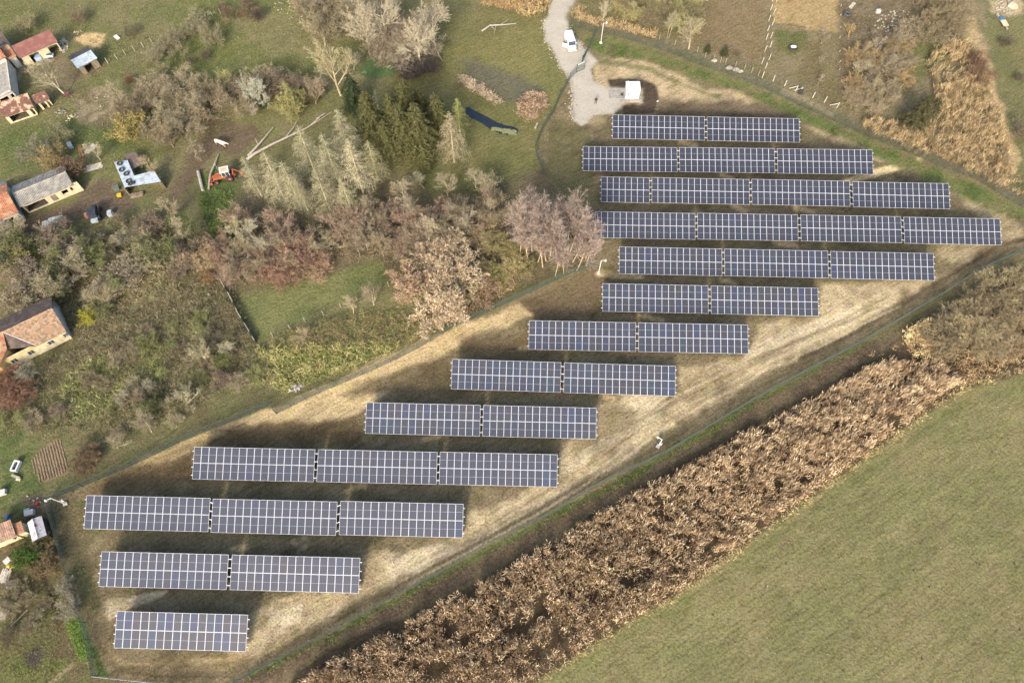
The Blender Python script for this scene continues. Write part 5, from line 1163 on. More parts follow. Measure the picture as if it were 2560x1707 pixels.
def wall_with(parent, name, p, q, h, m_, ops=(), th=0.22, h2=None):
    """wall from p to q (thickness inward to the left); ops = (x0, x1, z0, z1, kind)"""
    d = q - p; L = d.length; a = math.atan2(d.y, d.x); b = MB(); u = d.normalized(); nrm = Vector((-u.y, u.x, 0))
    def bx(x0, x1, z0, z1, mm=m_, bb=b, t=th, off=0.0):
        if x1 - x0 < .01 or z1 - z0 < .01: return
        c = p + u * ((x0 + x1) / 2) + nrm * (t / 2 + off); bb.box((c.x, c.y, (z0 + z1) / 2), (x1 - x0, t, z1 - z0), mm, rz=a)
    x = 0
    for x0, x1, z0, z1, kd in sorted(ops):
        x0, x1, z1 = max(0, x0), min(L, x1), min(z1, h); bx(x, x0, 0, h); bx(x0, x1, 0, z0); bx(x0, x1, z1, h); x = x1
        if kd == 'win':
            f = MB(); w_ = .06
            bx(x0, x0 + w_, z0, z1, M_whitec, f, .1, .05); bx(x1 - w_, x1, z0, z1, M_whitec, f, .1, .05); bx(x0 + w_, x1 - w_, z0, z0 + w_, M_whitec, f, .1, .05); bx(x0 + w_, x1 - w_, z1 - w_, z1, M_whitec, f, .1, .05); bx((x0 + x1) / 2 - .03, (x0 + x1) / 2 + .03, z0 + w_, z1 - w_, M_whitec, f, .08, .06)
            fo = f.build('window', parent); g = MB(); bx(x0 + w_, (x0 + x1) / 2 - .03, z0 + w_, z1 - w_, M_glass, g, .02, .09); g.build('pane', fo); g = MB(); bx((x0 + x1) / 2 + .03, x1 - w_, z0 + w_, z1 - w_, M_glass, g, .02, .09); g.build('pane', fo)
        elif kd == 'door':
            g = MB(); bx(x0, x1, z0, z1, M_wood, g, .05, .08); g.build('door', parent)
    bx(x, L, 0, h)
    return b.build(name, parent)
def building(name, label, cat, fl, fr, bl, zf, zb, roof, wallm, roofm, ops=(), per=.18, amp=.02, rows=0, oh=.3, back=None, roofm2=None, side_ops=(), chim=False):
    """fl, fr: front eave corners in the photograph (height zf); bl: back-left eave of a lean-to, or left ridge end of a gable (height zb)"""
    FL, FR, BL = G(*fl, zf), G(*fr, zf), G(*bl, zb)
    U = FR - FL; U.z = 0; L = U.length; u = U.normalized(); v = Vector((-u.y, u.x, 0)); W = (BL - FL).dot(v)
    dz = zb - zf
    ang = math.atan2(u.y, u.x); org = FL.copy(); org.z = 0
    r_ = empty(name, org, ang, label, cat)
    ex, ey = Vector((1, 0, 0)), Vector((0, 1, 0))
    Wt = W if roof == 'lean' else 2 * W
    s0 = sheet(r_, 'roof_slope', Vector((0, 0, zf)), ex * L, Vector((0, W, dz)), per, amp, roofm, rows)
    if roof == 'gable': sheet(r_, 'roof_slope', Vector((0, 2 * W, zf)), ex * L, Vector((0, -W + .01, dz)), per, amp, roofm2 or roofm, rows)
    if roof == 'gable':
        b = MB(); b.tube((0, W, zb + .07), (L, W, zb + .07), .1, .1, roofm, 6); b.build('ridge', r_)
    x0, x1, y0, y1 = oh, L - oh, oh, Wt - oh; hs = lambda y: (zf + dz * y / W if y <= W else zf + dz * (2 * W - y) / W) - .04
    if wallm:
        wall_with(r_, 'front_wall', Vector((x0, y0, 0)), Vector((x1, y0, 0)), hs(y0), wallm, ops)
        b = MB(); b.box(((x0 + x1) / 2, y1 - .11, hs(y1) / 2), (x1 - x0, .22, hs(y1)), wallm); b.build('back_wall', r_)
        for xx, nm in ((x0 + .11, 'side_wall'), (x1 - .11, 'side_wall')):
            b = MB(); ys = [y0 + .225, W, y1 - .225] if roof == 'gable' else [y0 + .225, y1 - .225]
            pts = [(y, 0) for y in (ys[0], ys[-1])] + [(y, hs(y)) for y in reversed(ys)]
            vs = [(xx - .11, a, c) for a, c in pts] + [(xx + .11, a, c) for a, c in pts]; n = len(pts)
            b.add(vs, [tuple(range(n)), tuple(range(2 * n - 1, n - 1, -1))] + [(k, n + k, n + (k + 1) % n, (k + 1) % n) for k in range(n)], wallm); b.build(nm, r_)
        b = MB(); b.box(((x0 + x1) / 2, (y0 + y1) / 2, .02), (x1 - x0 - .5, y1 - y0 - .5, .04), M_floor); b.build('floor', r_)
    if chim:
        b = MB(); b.box((chim[0], chim[1], zb + .2), (.6, .6, 1.6), M_tileO); b.box((chim[0], chim[1], zb + 1.03), (.7, .7, .08), M_concrete); b.build('chimney', r_)
    return r_, L, W
building('shed', 'long shed with a faded red sheet roof at the upper left', 'shed', (49, 147), (145, 105), (37, 112), 2.4, 3.4, 'lean', M_cream, M_tileR, [(1.5, 3.5, 0, 2.0, 'hole'), (5.5, 7.5, 0, 2.0, 'hole')], per=.3)
building('outbuilding', 'small white outbuilding with an orange tiled roof beside the red shed', 'outbuilding', (21, 151), (42, 141), (7, 118), 2.6, 3.4, 'lean', M_plast, M_tileO, [(1.2, 1.9, 0, 2.0, 'hole')], per=.3, rows=10)
building('house', 'house at the left edge with a mottled orange roof above the white terrace', 'house', (-46, 172), (15, 144), (-60, 132), 3.6, 4.6, 'lean', M_plast, M_tileO, [], per=.3, rows=12)
building('outbuilding', 'brown-roofed block at the left edge behind the orange roofs', 'outbuilding', (-60, 138), (20, 106), (-74, 98), 3.2, 4.0, 'lean', M_plast, M_tileD, [], per=.3, rows=8)
def terrace():
    FL, FR, B1, B2 = G(-20, 252, 2.6), G(30, 228, 2.6), G(17, 147, 2.8), G(-40, 172, 2.8)
    o = FL.copy(); o.z = 0; r_ = empty('terrace', o, 0, 'white walled flat terrace with steps below the orange-roofed house', 'terrace')
    q = [p - o for p in (FL, FR, B1, B2)]
    b = MB(); b.prism([(p.x, p.y) for p in q], 2.4, 2.62, M_concrete); b.build('slab', r_)
    for i in range(4):
        a, c = q[i].copy(), q[(i + 1) % 4].copy(); a.z = c.z = 0
        if i == 0: wall_with(r_, 'wall', a, c, 2.4, M_plast, [(1.2, 2.8, .1, 2.1, 'hole'), (3.4, 4.6, .1, 2.1, 'hole')])
        else: wall_with(r_, 'wall', a, c, 2.4, M_plast)
        b = MB(); d = c - a; m_ = (a + c) / 2 + Vector((-d.y, d.x, 0)).normalized() * .1; b.box((m_.x, m_.y, 2.80), (d.length - .25, .18, .36), M_plast, rz=math.atan2(d.y, d.x)); b.build('parapet', r_)
    S0 = G(46, 205) - o; dd = (G(20, 160) - G(46, 205)).normalized(); ang = math.atan2(dd.y, dd.x)
    for k in range(9):
        b = MB(); p = S0 + dd * (k * .34) + Vector((dd.y, -dd.x, 0)) * -.7; b.box((p.x, p.y, .13 * (k + 1)), (.34, 1.3, .26 * (k + 1)), M_concrete, rz=ang); b.build('step', r_)
terrace()
building('shed', 'shed with one slope of pale blue tin and one of dark felt, upper left', 'shed', (194, 172), (244, 146), (185, 149), 2.2, 2.7, 'gable', M_wood, M_tin, [(1.0, 2.6, 0, 1.8, 'hole')], per=.2, roofm2=M_dkroof)
building('barn', 'open-fronted barn with a rusty purple-brown roof at the left', 'barn', (8, 296), (85, 270), (-6, 257), 2.0, 3.2, 'lean', M_cream, M_rust, [(.6, 4.0, .2, 1.7, 'hole'), (4.7, 7.2, .2, 1.7, 'hole')], per=.25)
building('shed', 'small rusty-roofed shed with a cream wall beside the rusty barn', 'shed', (91, 262), (124.5, 247), (80, 239), 1.9, 2.6, 'lean', M_cream, M_rust, [(.4, 1.2, 0, 1.6, 'hole'), (1.5, 2.2, 0, 1.6, 'hole')], per=.25)
building('barn', 'long stable with a grey corrugated roof and cream piers', 'barn', (49.5, 519.5), (182.5, 464), (37, 483), 2.3, 3.2, 'gable', M_cream, M_corr, [(.3, 4.0, .2, 1.8, 'hole'), (5.0, 6.0, .3, 1.8, 'door'), (7.1, 8.2, .9, 1.8, 'hole'), (8.7, 9.7, .9, 1.8, 'hole'), (10.5, 11.4, .3, 1.8, 'door')], per=.26, amp=.045)
building('house', 'orange-tiled house at the left edge adjoining the grey stable', 'house', (-40, 569), (47, 531.5), (-62, 515), 2.6, 4.1, 'gable', M_plast, M_tileO, [(3.0, 4.6, 0, 2.0, 'hole'), (5.2, 6.0, 1.0, 2.0, 'win')], per=.3, rows=16)
def tiled_house():
    """beige-tiled house: gable end right, hip falling left to the taller pink wing, yellow and white front"""
    zf, zr = 2.6, 4.4; EM, ER, RL, RR = G(94, 865, zf), G(166.5, 829.2, zf), G(9, 832, zr), G(131, 771, zr)
    o = Vector((EM.x, EM.y, 0)); e = empty('house', o, 0, 'house with mottled beige tiled roof, yellow wall and white-framed windows, middle left', 'house')
    L_ = lambda v: v - o
    u = (ER - EM); u.z = 0; u.normalize(); v = Vector((-u.y, u.x, 0)); W = (RR - ER).dot(v)
    RLc = RR - u * (RR - RL).length; BR, BL = ER + v * 2 * W, EM - u * 6.5 + v * 2 * W; BR.z = BL.z = zf
    def slab(name, pts, m_, rows=0, par=e, per=.3):
        n = (pts[1] - pts[0]).cross(pts[2] - pts[0]).normalized(); n = -n if n.z < 0 else n; b = MB(); k = len(pts)
        top = [L_(p) + n * .06 for p in pts]; bot = [L_(p) for p in pts]
        b.add(bot + top, [tuple(range(k - 1, -1, -1)), tuple(range(k, 2 * k))] + [(i_, (i_ + 1) % k, k + (i_ + 1) % k, k + i_) for i_ in range(k)], m_); return b.build(name, par), n
    sl, n = slab('roof_slope', [EM, ER, RR, RLc], M_tileA)
    d1, d2 = RLc - EM, RR - ER                                        # courses of tiles, each a raised strip
    for k in range(15):
        t0, t1 = k / 15, (k + 1) / 15 - .012
        a, b_, c, d = EM + d1 * t0, ER + d2 * t0, ER + d2 * t1, EM + d1 * t1
        m = MB(); T0 = [L_(p) + n * (.13 if i_ < 2 else .075) for i_, p in enumerate((a, b_, c, d))]; B0 = [L_(p) + n * .062 for p in (a, b_, c, d)]
        m.add(B0 + T0, [(4, 5, 6, 7), (0, 1, 5, 4), (1, 2, 6, 5), (2, 3, 7, 6), (3, 0, 4, 7)], M_tileA); m.build('tile_course', sl)
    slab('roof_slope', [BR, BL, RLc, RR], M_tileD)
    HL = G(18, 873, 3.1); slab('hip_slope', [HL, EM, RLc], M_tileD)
    m = MB(); m.path([L_(RLc) + Vector((0, 0, .1)), L_(RR) + Vector((0, 0, .1))], .1, M_tileA, 6); m.path([L_(RLc) + Vector((0, 0, .1)), L_(EM) + Vector((0, 0, .1))], .08, M_whitec, 6); m.build('ridge', e)
    oh = .35; P0 = L_(EM) - u * 6.6 + v * oh; P1 = L_(ER) - u * oh + v * oh; P0.z = P1.z = 0; tl = (P1 - P0).length
    wall_with(e, 'front_wall', P0, P1, zf + .1, M_cream, [(1.6, 2.6, .8, 1.9, 'win'), (4.4, 5.4, .8, 1.9, 'win'), (7.8, 8.8, .9, 1.9, 'win'), (10.4, 12.4, .9, 1.9, 'win')])
    m = MB(); c = P0 + u * 3.2 - v * .02; m.box((c.x, c.y, 2.35), (6.2, .06, .5), M_yellow, rz=math.atan2(u.y, u.x)); m.build('yellow_band', e)
    m = MB(); q0, q1 = L_(EM) - u * 6.5, L_(EM) - u * .2; q0.z = q1.z = 0; y0 = L_(HL); y0.z = 0
    d = q1 - y0; cc = (q1 + y0) / 2 + v * .8; m.box((cc.x, cc.y, 2.75), (d.length * .96, .2, .5), M_yellow, rz=math.atan2(d.y, d.x)); m.build('upper_wall', e)
    g0, g1, g2 = P1, P1 + v * (2 * W - 2 * oh), L_(RR) - u * oh; m = MB(); m.add([(g0.x, g0.y, 0), (g1.x, g1.y, 0), (g1.x, g1.y, zf + .1), (g2.x, g2.y, zr - .05), (g0.x, g0.y, zf + .1)], [(0, 1, 2, 3, 4), (4, 3, 2, 1, 0)], M_plast); m.build('gable_wall', e)
    W1, W2, W3, W4 = G(7, 828, 4.5), G(18, 872, 3.5), G(-2, 916, 3.3), G(-70, 880, 4.9)
    b2 = empty('house_wing', o, 0, 'taller wing with a pinkish orange tiled roof cut by the left edge', 'house')
    slab('roof_slope', [W1, G(-60, 850, 5.2), W4, W3, W2], M_tileO, par=b2)
    for a, b_ in ((W3, W2), (W2, W1), (G(-70, 950, 3.3), W3)):
        a, b_ = L_(a), L_(b_); hh = min(a.z, b_.z) - .1; a.z = b_.z = 0; d = b_ - a; nn = Vector((-d.y, d.x, 0)).normalized() * .35; c = (a + b_) / 2 + nn
        m = MB(); m.box((c.x, c.y, hh / 2), (d.length * .9, .2, hh), M_yellow, rz=math.atan2(d.y, d.x)); m.build('wall', b2)
tiled_house()
building('outbuilding', 'low house with a brownish pink tiled roof, lower left edge', 'outbuilding', (-40, 1374), (41, 1340), (-52, 1330), 2.2, 3.0, 'lean', M_cream, tiles_mat('pink_brown_tiles', A(176, 146, 128), A(150, 124, 108), A(200, 160, 134)), [(3.2, 3.8, .6, 1.4, 'hole')], per=.3, rows=10)
building('lean_to', 'plank-roofed lean-to joined to the low house', 'shed', (42, 1338), (62, 1329), (38.5, 1308), 2.0, 2.4, 'lean', M_cream, mat('brown_planks', A(176, 130, 98), A(150, 106, 80), scale=3), [], per=.5, amp=.01, oh=.12)
building('shed', 'small gabled shed of white sheets streaked with rust, lower left', 'shed', (117, 1337), (104, 1289), (94.7, 1342.7), 1.8, 2.2, 'gable', M_dark, M_tinr, [], per=.2, oh=.15)
# tyre-weighted roof
def tyre_roof():
    pts = [((285, 405), (319, 400.5), (336, 441), (312, 469.5)), ((312, 469.5), (336, 441), (386, 428), (403, 455))]
    z = 2.1; o = G(285, 405); r_ = empty('shed', o, 0, 'L-shaped shed whose pale tin roof is weighted with tyres', 'shed')
    A1 = [G(a, b, z) - o for a, b in pts[0]]; B1 = [G(a, b, z) - o for a, b in pts[1]]
    def strip(q, n, m_, per):
        for k in range(n):
            t0, t1 = k / n, (k + 1) / n + .015
            a, b_, c, d = q[0].lerp(q[3], t0), q[1].lerp(q[2], t0), q[1].lerp(q[2], t1), q[0].lerp(q[3], t1)
            m = MB(); zz = .03 * (k % 2); m.add([p + Vector((0, 0, zz)) for p in (a, b_, c, d)] + [p + Vector((0, 0, zz + .03)) for p in (a, b_, c, d)], [(3, 2, 1, 0), (4, 5, 6, 7), (0, 1, 5, 4), (1, 2, 6, 5), (2, 3, 7, 6), (3, 0, 4, 7)], m_); m.build('roof_sheet', r_)
    strip(A1, 5, M_tin, .2)
    for q in B1: q.z += 0.08
    strip([B1[0], B1[3], B1[2], B1[1]], 4, M_tin, .2)
    for p in (A1[0], A1[1], A1[3], B1[2], B1[3]):
        m = MB(); m.box((p.x * .97, p.y, (z - .1) / 2), (.15, .15, z - .1), M_wood); m.build('post', r_)
    for a, b_ in ((A1[0], A1[3]), (A1[1], A1[2]), (B1[3], B1[2])):
        a, b_ = Vector((a.x, a.y, 0)), Vector((b_.x, b_.y, 0)); c = a.lerp(b_, .5); d = b_ - a
        m = MB(); m.box((c.x, c.y, .85), (d.length * .94, .08, 1.7), M_wood, rz=math.atan2(d.y, d.x)); m.build('wall', r_)
    tz = z + .07
    for i, (x, y, rr, lab) in enumerate([(300, 410, .42, 'topmost tyre on the pale tin roof'), (305, 425.7, .42, 'second tyre from the top on the pale tin roof'), (316.5, 435.7, .42, 'third tyre, nearest the roof\'s right edge'), (322.8, 454.2, .44, 'largest tyre of the three clustered at the bottom'), (327, 461.8, .3, 'lowest small tyre of the bottom cluster'), (333.7, 458.4, .3, 'right small tyre of the bottom cluster')]):
        m = MB(); m.torus((0, 0, .11), rr, .13, M_black, 18, 8); t = m.build('tyre', smooth=True, label=lab, cat='tyre', group='tyres weighting the tin roof'); t.location = G(x, y, tz) ; t.location.z = tz + (.1 if i in (4, 5) else .06)
    flat('brown_lean_to_roof', [(320, 400), (350, 393), (365, 424), (338, 440)][::-1], 1.6, mat('brown_sheet', A(132, 112, 102), A(112, 94, 86)), 'brown flat roof beside the tyre-weighted tin roof', 'roof')
tyre_roof()
def box_thing(name, label, cat, p, d, m_, rz=0.0, z=0.0, group=None, extra=None):
    b = MB(); b.box((0, 0, d[2] / 2), d, m_)
    if extra: extra(b)
    o = b.build(name, label=label, cat=cat, group=group); o.location = G(*p); o.location.z = z; o.rotation_euler = (0, 0, rz); return o
def sheet_pile(name, label, cat, p, L, W, n, m_, rz, seed=1, th=.05, jitter=.15, part='plank', z=0.0):
    rd = random.Random(seed); r_ = empty(name, G(*p), rz, label, cat)
    for k in range(n):
        b = MB(); lay = k // max(1, int(W / .25)); b.box((rd.uniform(-jitter, jitter), -W / 2 + (k % max(1, int(W / .25))) * .25 + .1, th * (lay + .6) + z), (L * rd.uniform(.8, 1), .2, th), m_, rz=rd.uniform(-.06, .06)); b.build(part, r_)
sheet_pile('plank_stack', 'stack of whitish boards left of the tyre-weighted roof', 'plank stack', (236, 417), 3.3, 1.6, 12, M_pwhite, .35, 1)
sheet_pile('plank_stack', 'orange-brown planks leaning in the yard above the whitish boards', 'plank stack', (202, 378), 3.6, .8, 6, mat('orange_planks', A(190, 140, 100), A(170, 120, 84)), -1.1, 2)
sheet_pile('plank_stack', 'pale weathered boards heaped above the whitish stack', 'plank stack', (226, 372), 2.6, 1.4, 10, M_pwhite, 1.0, 3)
sheet_pile('firewood_cage', 'bundle of grey poles below the tyre-weighted roof', 'wood pile', (343, 488), 2.6, 1.2, 14, M_wood, .3, 4, th=.12)
sheet_pile('plank_stack', 'stack of pale slats at the left edge of the lower yard', 'plank stack', (12, 1440), 2.0, 1.6, 18, M_pwhite, 1.45, 5)
sheet_pile('plank_stack', 'broken pallet of pale slats beside the twiggy bush', 'plank stack', (30, 1460), 1.7, 1.3, 12, M_pwhite, .25, 6, jitter=.3)
sheet_pile('firewood_pile', 'pile of split firewood at the left edge of the lower yard', 'wood pile', (2, 1530), 1.2, 2.6, 30, M_pwhite, 1.2, 7, th=.16, jitter=.3, part='log')
sheet_pile('plank_stack', 'loose boards at the top edge right of the ploughed garden', 'plank stack', (2130, 14), 2.4, .8, 6, M_pwhite, .9, 8)
box_thing('cabinet', 'pale blue-grey cabinet lying beside the orange planks', 'cabinet', (177, 366), (1.5, .8, .6), M_tin, -1.0)
box_thing('water_tank', 'pale blue tank in front of the long red roof', 'tank', (99, 148), (1.3, 1.2, .9), mat('pale_blue_plastic', A(176, 198, 226), A(190, 208, 230)), .4)
def barrow():
    e = empty('covered_trailer', G(128, 144), .1, 'small trailer with a teal cover and white edge before the red roof', 'trailer')
    b = MB(); b.box((0, 0, .55), (1.5, .9, .35), M_white); b.build('body', e)
    b = MB(); b.box((0, .1, .76), (1.3, .7, .06), mat('teal_cover', A(86, 118, 126), A(70, 100, 110))); b.build('cover', e)
    for s_ in (-1, 1):
        b = MB(); b.torus((0, s_ * .5, .25), .17, .07, M_black, 12, 6, rx=math.pi / 2); b.build('wheel', e)
barrow()
box_thing('fridge', 'white appliance lying on rubble before the red roof', 'appliance', (68, 160), (1.0, 1.0, .5), M_plast, .5)
box_thing('white_sheet', 'white sheet lying alone in the upper left meadow', 'sheet', (293, 95), (1.35, .75, .25), M_white, -.75)
box_thing('blue_container', 'blue crate behind the orange-tiled house', 'crate', (14, 470), (1.2, 1.0, 1.0), mat('blue_plastic', A(60, 120, 170), A(90, 150, 190)), .4)
def cart():
    e = empty('hand_cart', G(170, 240), .5, 'dark pink wheelbarrow beside the thick pale tree trunk', 'wheelbarrow'); m_ = mat('pink_paint', A(150, 84, 100), A(120, 70, 84))
    b = MB(); b.loft([[Vector((x * f, y * f, z)) for x, y in ((-.5, -.35), (.5, -.3), (.5, .3), (-.5, .35))] for z, f in ((.35, .7), (.65, 1.1))], m_); b.build('tray', e)
    b = MB(); b.path([(.5, -.3, .45), (1.2, -.3, .7)], .035, m_); b.path([(.5, .3, .45), (1.2, .3, .7)], .035, m_); b.build('handles', e)
    b = MB(); b.torus((-.65, 0, .22), .18, .06, M_black, 12, 6, rx=math.pi / 2); b.build('wheel', e)
cart()
def bath():
    e = empty('bathtub', G(43, 1166), 1.45, 'white bathtub with dark water in the lower left yard', 'bathtub')
    b = MB(); L, W = 1.7, 1.0
    for x, y, l, w in ((0, W / 2 - .1, L, .2), (0, -W / 2 + .1, L, .2), (L / 2 - .1, 0, .2, W - .4), (-L / 2 + .1, 0, .2, W - .4)): b.box((x, y, .3), (l, w, .6), M_white)
    b.build('tub', e); b = MB(); b.box((0, 0, .2), (L - .4, W - .4, .3), M_dark); b.build('water', e)
bath()
box_thing('bench', 'grey plank bench below the bathtub', 'bench', (42, 1192), (1.5, .35, .35), M_pgrey, -.3)
box_thing('crate', 'cream box beside the grey plank bench', 'box', (48, 1199), (.7, .35, .3), M_cream, -.1)
box_thing('scrap_crate', 'pink-white crate of scrap at the left edge', 'crate', (8, 1232), (1.2, .8, .6), M_plast, .3)
def bucket():
    b = MB(); b.tube((0, 0, 0), (0, 0, .4), .22, .28, mat('red_plastic', A(200, 50, 44), A(180, 40, 36)), 12); b.torus((0, 0, .4), .28, .03, M_black, 12, 5); o = b.build('bucket', label='red tub among scrap beside the rusty white shed', cat='tub'); o.location = G(95, 1259)
bucket()
box_thing('tarpaulin', 'mint-green tarpaulin piece above the rusty white shed', 'tarpaulin', (70, 1277), (.8, .6, .4), mat('mint_plastic', A(176, 208, 182), A(160, 190, 170)), .3)
box_thing('work_bench', 'white metal table cluttered with scrap above the rusty white shed', 'table', (78, 1283), (1.3, .8, .7), M_plast, .3)
box_thing('drum', 'blue drum behind the low pink-roofed house', 'drum', (22, 1293), (.5, .5, .7), mat('blue_plastic', A(60, 120, 170)), 0)
box_thing('scrap_heap', 'white scrap heap left of the yellow tarpaulin', 'scrap', (22, 1402), (.9, .8, .5), M_plast, .9)
def tarp():
    b = MB(); b.blob((0, 0, .2), (.85, .45, .3), mat('yellow_tarpaulin', A(206, 190, 90), A(180, 162, 70)), 3, 9, 5, .1); o = b.build('tarpaulin', smooth=True, label='yellow tarpaulin over a heap beside a bright green bush', cat='tarpaulin'); o.location = G(32, 1413); o.rotation_euler = (0, 0, .15)
tarp()
box_thing('yellow_box', 'small yellow box on the yard below the tyre-weighted roof', 'box', (300, 490), (.8, .6, .5), mat('yellow_paint', A(230, 190, 60), A(210, 170, 60)), .2)
box_thing('machine_part', 'grey-green machine part left of the lowest roof corner', 'machine part', (293, 473), (1.1, .8, .7), mat('grey_green_paint', A(120, 128, 118), A(100, 108, 98)), .3)
box_thing('crate', 'orange open crate left of the black tractor', 'crate', (222, 540), (1.1, 1.0, .6), mat('orange_planks', A(190, 140, 100)), .5)
box_thing('steel_cupboard', 'pale grey cupboard right of the black tractor', 'cupboard', (279, 538), (.8, .9, 1.0), M_tin, .2)
def woodpile(p, label, n, seed, c1, name='firewood_pile', cat='wood pile'):
    rd = random.Random(seed); e = empty(name, G(*p), .4, label, cat)
    for k in range(n):
        b = MB(); x, y = rd.gauss(0, .5), rd.gauss(0, .35); a = rd.uniform(0, 3.1); b.tube((x, y, .08 + rd.random() * .35), (x + math.cos(a) * .6, y + math.sin(a) * .6, .1 + rd.random() * .35), .07, .07, c1, 5); b.build('log', e)
woodpile((178, 298), 'small heap of cream logs in the field path', 14, 3, M_cream)
woodpile((158, 285), 'heap of grey blocks around a ring at the end of the yard wall', 10, 4, M_concrete, 'block_heap', 'heap')

# ------------------------------------------------------------------ logs
def log(name, label, pts, r0, r1, m_, extra=(), cat='log'):
    P = [G(a, b, 0) for a, b in pts]; o = P[0].copy(); e = empty(name, o, 0, label, cat); n = len(P)
    rr = [r0 + (r1 - r0) * k / (n - 1) for k in range(n)]
    b = MB(); b.path([p - o + Vector((0, 0, rr[k] + .02 + (.25 if 0 < k < n - 1 and extra else 0))) for k, p in enumerate(P)], rr, m_, 8); b.build('stem', e)
    for q in extra:
        Q = [G(a, b, 0) - o + Vector((0, 0, .3 + .3 * i)) for i, (a, b) in enumerate(q)]; b = MB(); b.path(Q, [r0 * .4, r0 * .15] if len(Q) == 2 else [r0 * .4, r0 * .3, r0 * .12], m_, 5); b.build('branch', e)
M_bleach = mat('bleached_wood', A(206, 196, 178), A(176, 164, 146), scale=3)
log('fallen_log', 'long bleached fallen trunk with branches above the dead spruces', [(618, 402), (640, 388), (680, 366), (730, 342), (765, 325), (800, 303), (830, 280)], .3, .06, M_bleach, [[(712, 350), (735, 325), (748, 305)], [(735, 340), (760, 320)], [(770, 322), (800, 300), (802, 304)], [(792, 300), (815, 288)]])
log('fallen_log', 'shorter bleached fallen limb beside the long fallen trunk', [(622, 392), (645, 370), (662, 350), (684, 320)], .26, .12, M_bleach, [[(648, 368), (640, 350)]])
log('log', 'thick grey straight log left of the orange backhoe', [(497, 432), (509, 480)], .32, .28, M_bleach)
log('log', 'slender crooked pale log right beside the orange backhoe', [(523, 475), (528, 440), (540, 410), (547, 388)], .22, .12, M_bleach, [[(533, 424), (540, 415), (549, 432)]])
log('fallen_branch', 'bleached branch lying in the lower left yard', [(27, 1565), (45, 1548), (70, 1523)], .07, .05, M_bleach, cat='branch')
log('fallen_tree', 'bleached fallen tree crown on the grass left of the gravel drive', [(1205, 80), (1225, 68), (1260, 66), (1290, 60)], .2, .08, M_bleach, [[(1230, 70), (1240, 82)], [(1250, 66), (1270, 56)], [(1240, 68), (1235, 92)]], cat='fallen tree')
log('stake', 'bleached upright stump beside the olive-yellow bush', [(721, 288), (722, 286)], .12, .1, M_bleach, [[(721, 288), (720, 286)]], cat='stump')
log('log', 'short pale trunk piece lying among the dead stems by the fence', [(1338, 322), (1344, 309)], .2, .18, M_bleach)

# ------------------------------------------------------------------ kiosk, person, van
def kiosk():
    a = G(1552, 257); bq = G(1606, 257); u = (bq - a).normalized(); ang = math.atan2(u.y, u.x); o = a.copy()
    e = empty('concrete_pad', o, ang, 'concrete pad under the white kiosk', 'pad'); W = (bq - a).length
    b = MB(); b.box((W / 2, 1.95, .12), (W, 3.9, .24), M_concrete); b.build('slab', e)
    b = MB(); b.box((-1.3, 2.4, .03), (2.2, 2.4, .06), M_concrete); b.build('apron', e)
    k = empty('transformer_kiosk', G(1563, 250) , ang, 'white transformer kiosk with a red mark on a concrete pad', 'kiosk'); k.location.z = .24
    Wk = (G(1596, 250) - G(1563, 250)).length
    b = MB(); b.box((Wk / 2, 1.25, 1.1), (Wk, 2.4, 2.2), M_white); b.build('body', k)
    b = MB(); b.box((Wk / 2, 1.25, 2.27), (Wk + .2, 2.6, .12), M_white); b.build('roof', k)
    for x0 in (.15, 1.35):
        b = MB(); b.box((x0 + .5, .035, 1.05), (.98, .03, 1.85), M_white); b.build('door', k)
        h_ = MB(); h_.box((x0 + .9, .0, 1.1), (.05, .05, .25), M_black); h_.build('handle', CH[k.name][-1])
    b = MB(); b.box((.45, .01, 1.25), (.3, .012, .36), mat('red_sign', A(190, 40, 60), A(170, 36, 54))); b.build('warning_sign', k)
    b = MB()
    for i in range(6): b.box((Wk - .45, .035, .6 + i * .16), (.55, .03, .05), M_galv)
    b.build('vent', k)
kiosk()
def small_dark(p, label, m1, name, rz):
    b = MB(); b.blob((0, 0, .3), (.32, .22, .3), m1, 3, 8, 5, .25); b.path([(.1, .1, .4), (.3, .35, .75)], .05, m1, 5); o = b.build(name, smooth=True, label=label, cat='bag'); o.location = G(*p); o.rotation_euler = (0, 0, rz)
small_dark((1555, 240), 'black bag standing on the apron left of the kiosk', M_black, 'bag', 0)
small_dark((1553.5, 249), 'small teal and white bag below the black bag', mat('teal_cloth', A(60, 120, 110), A(220, 224, 224), scale=5), 'bag', 1.0)
box_thing('marker', 'white marker lying on the dark earth right of the kiosk', 'marker', (1644, 254), (.4, .25, .1), M_white, .6)
b_ = MB(); b_.tube((0, 0, 0), (0, 0, .9), .05, .05, M_white, 6); b_.box((0, 0, .95), (.22, .22, .2), M_white); _o = b_.build('marker_post', label='short white marker post behind the kiosk', cat='post'); _o.location = G(1569, 213)
def skin_body(name, nodes, edges, mat_, parent=None, sub=2, loc=(0, 0, 0), rz=0, **kw):
    """nodes: (x, y, z, rx, ry); one continuous skinned surface"""
    me = bpy.data.meshes.new(name); me.from_pydata([n_[:3] for n_ in nodes], edges, []); o = bpy.data.objects.new(name, me); link(o, parent)
    sk = o.modifiers.new('skin', 'SKIN'); sk.use_smooth_shade = True
    for i, n_ in enumerate(nodes): o.data.skin_vertices[0].data[i].radius = (n_[3], n_[4] if len(n_) > 4 else n_[3])
    o.data.skin_vertices[0].data[0].use_root = True
    sb = o.modifiers.new('sub', 'SUBSURF'); sb.levels = sub; sb.render_levels = sub
    me.materials.append(mat_); o.location = loc; o.rotation_euler = (0, 0, rz); return tag(o, **kw)
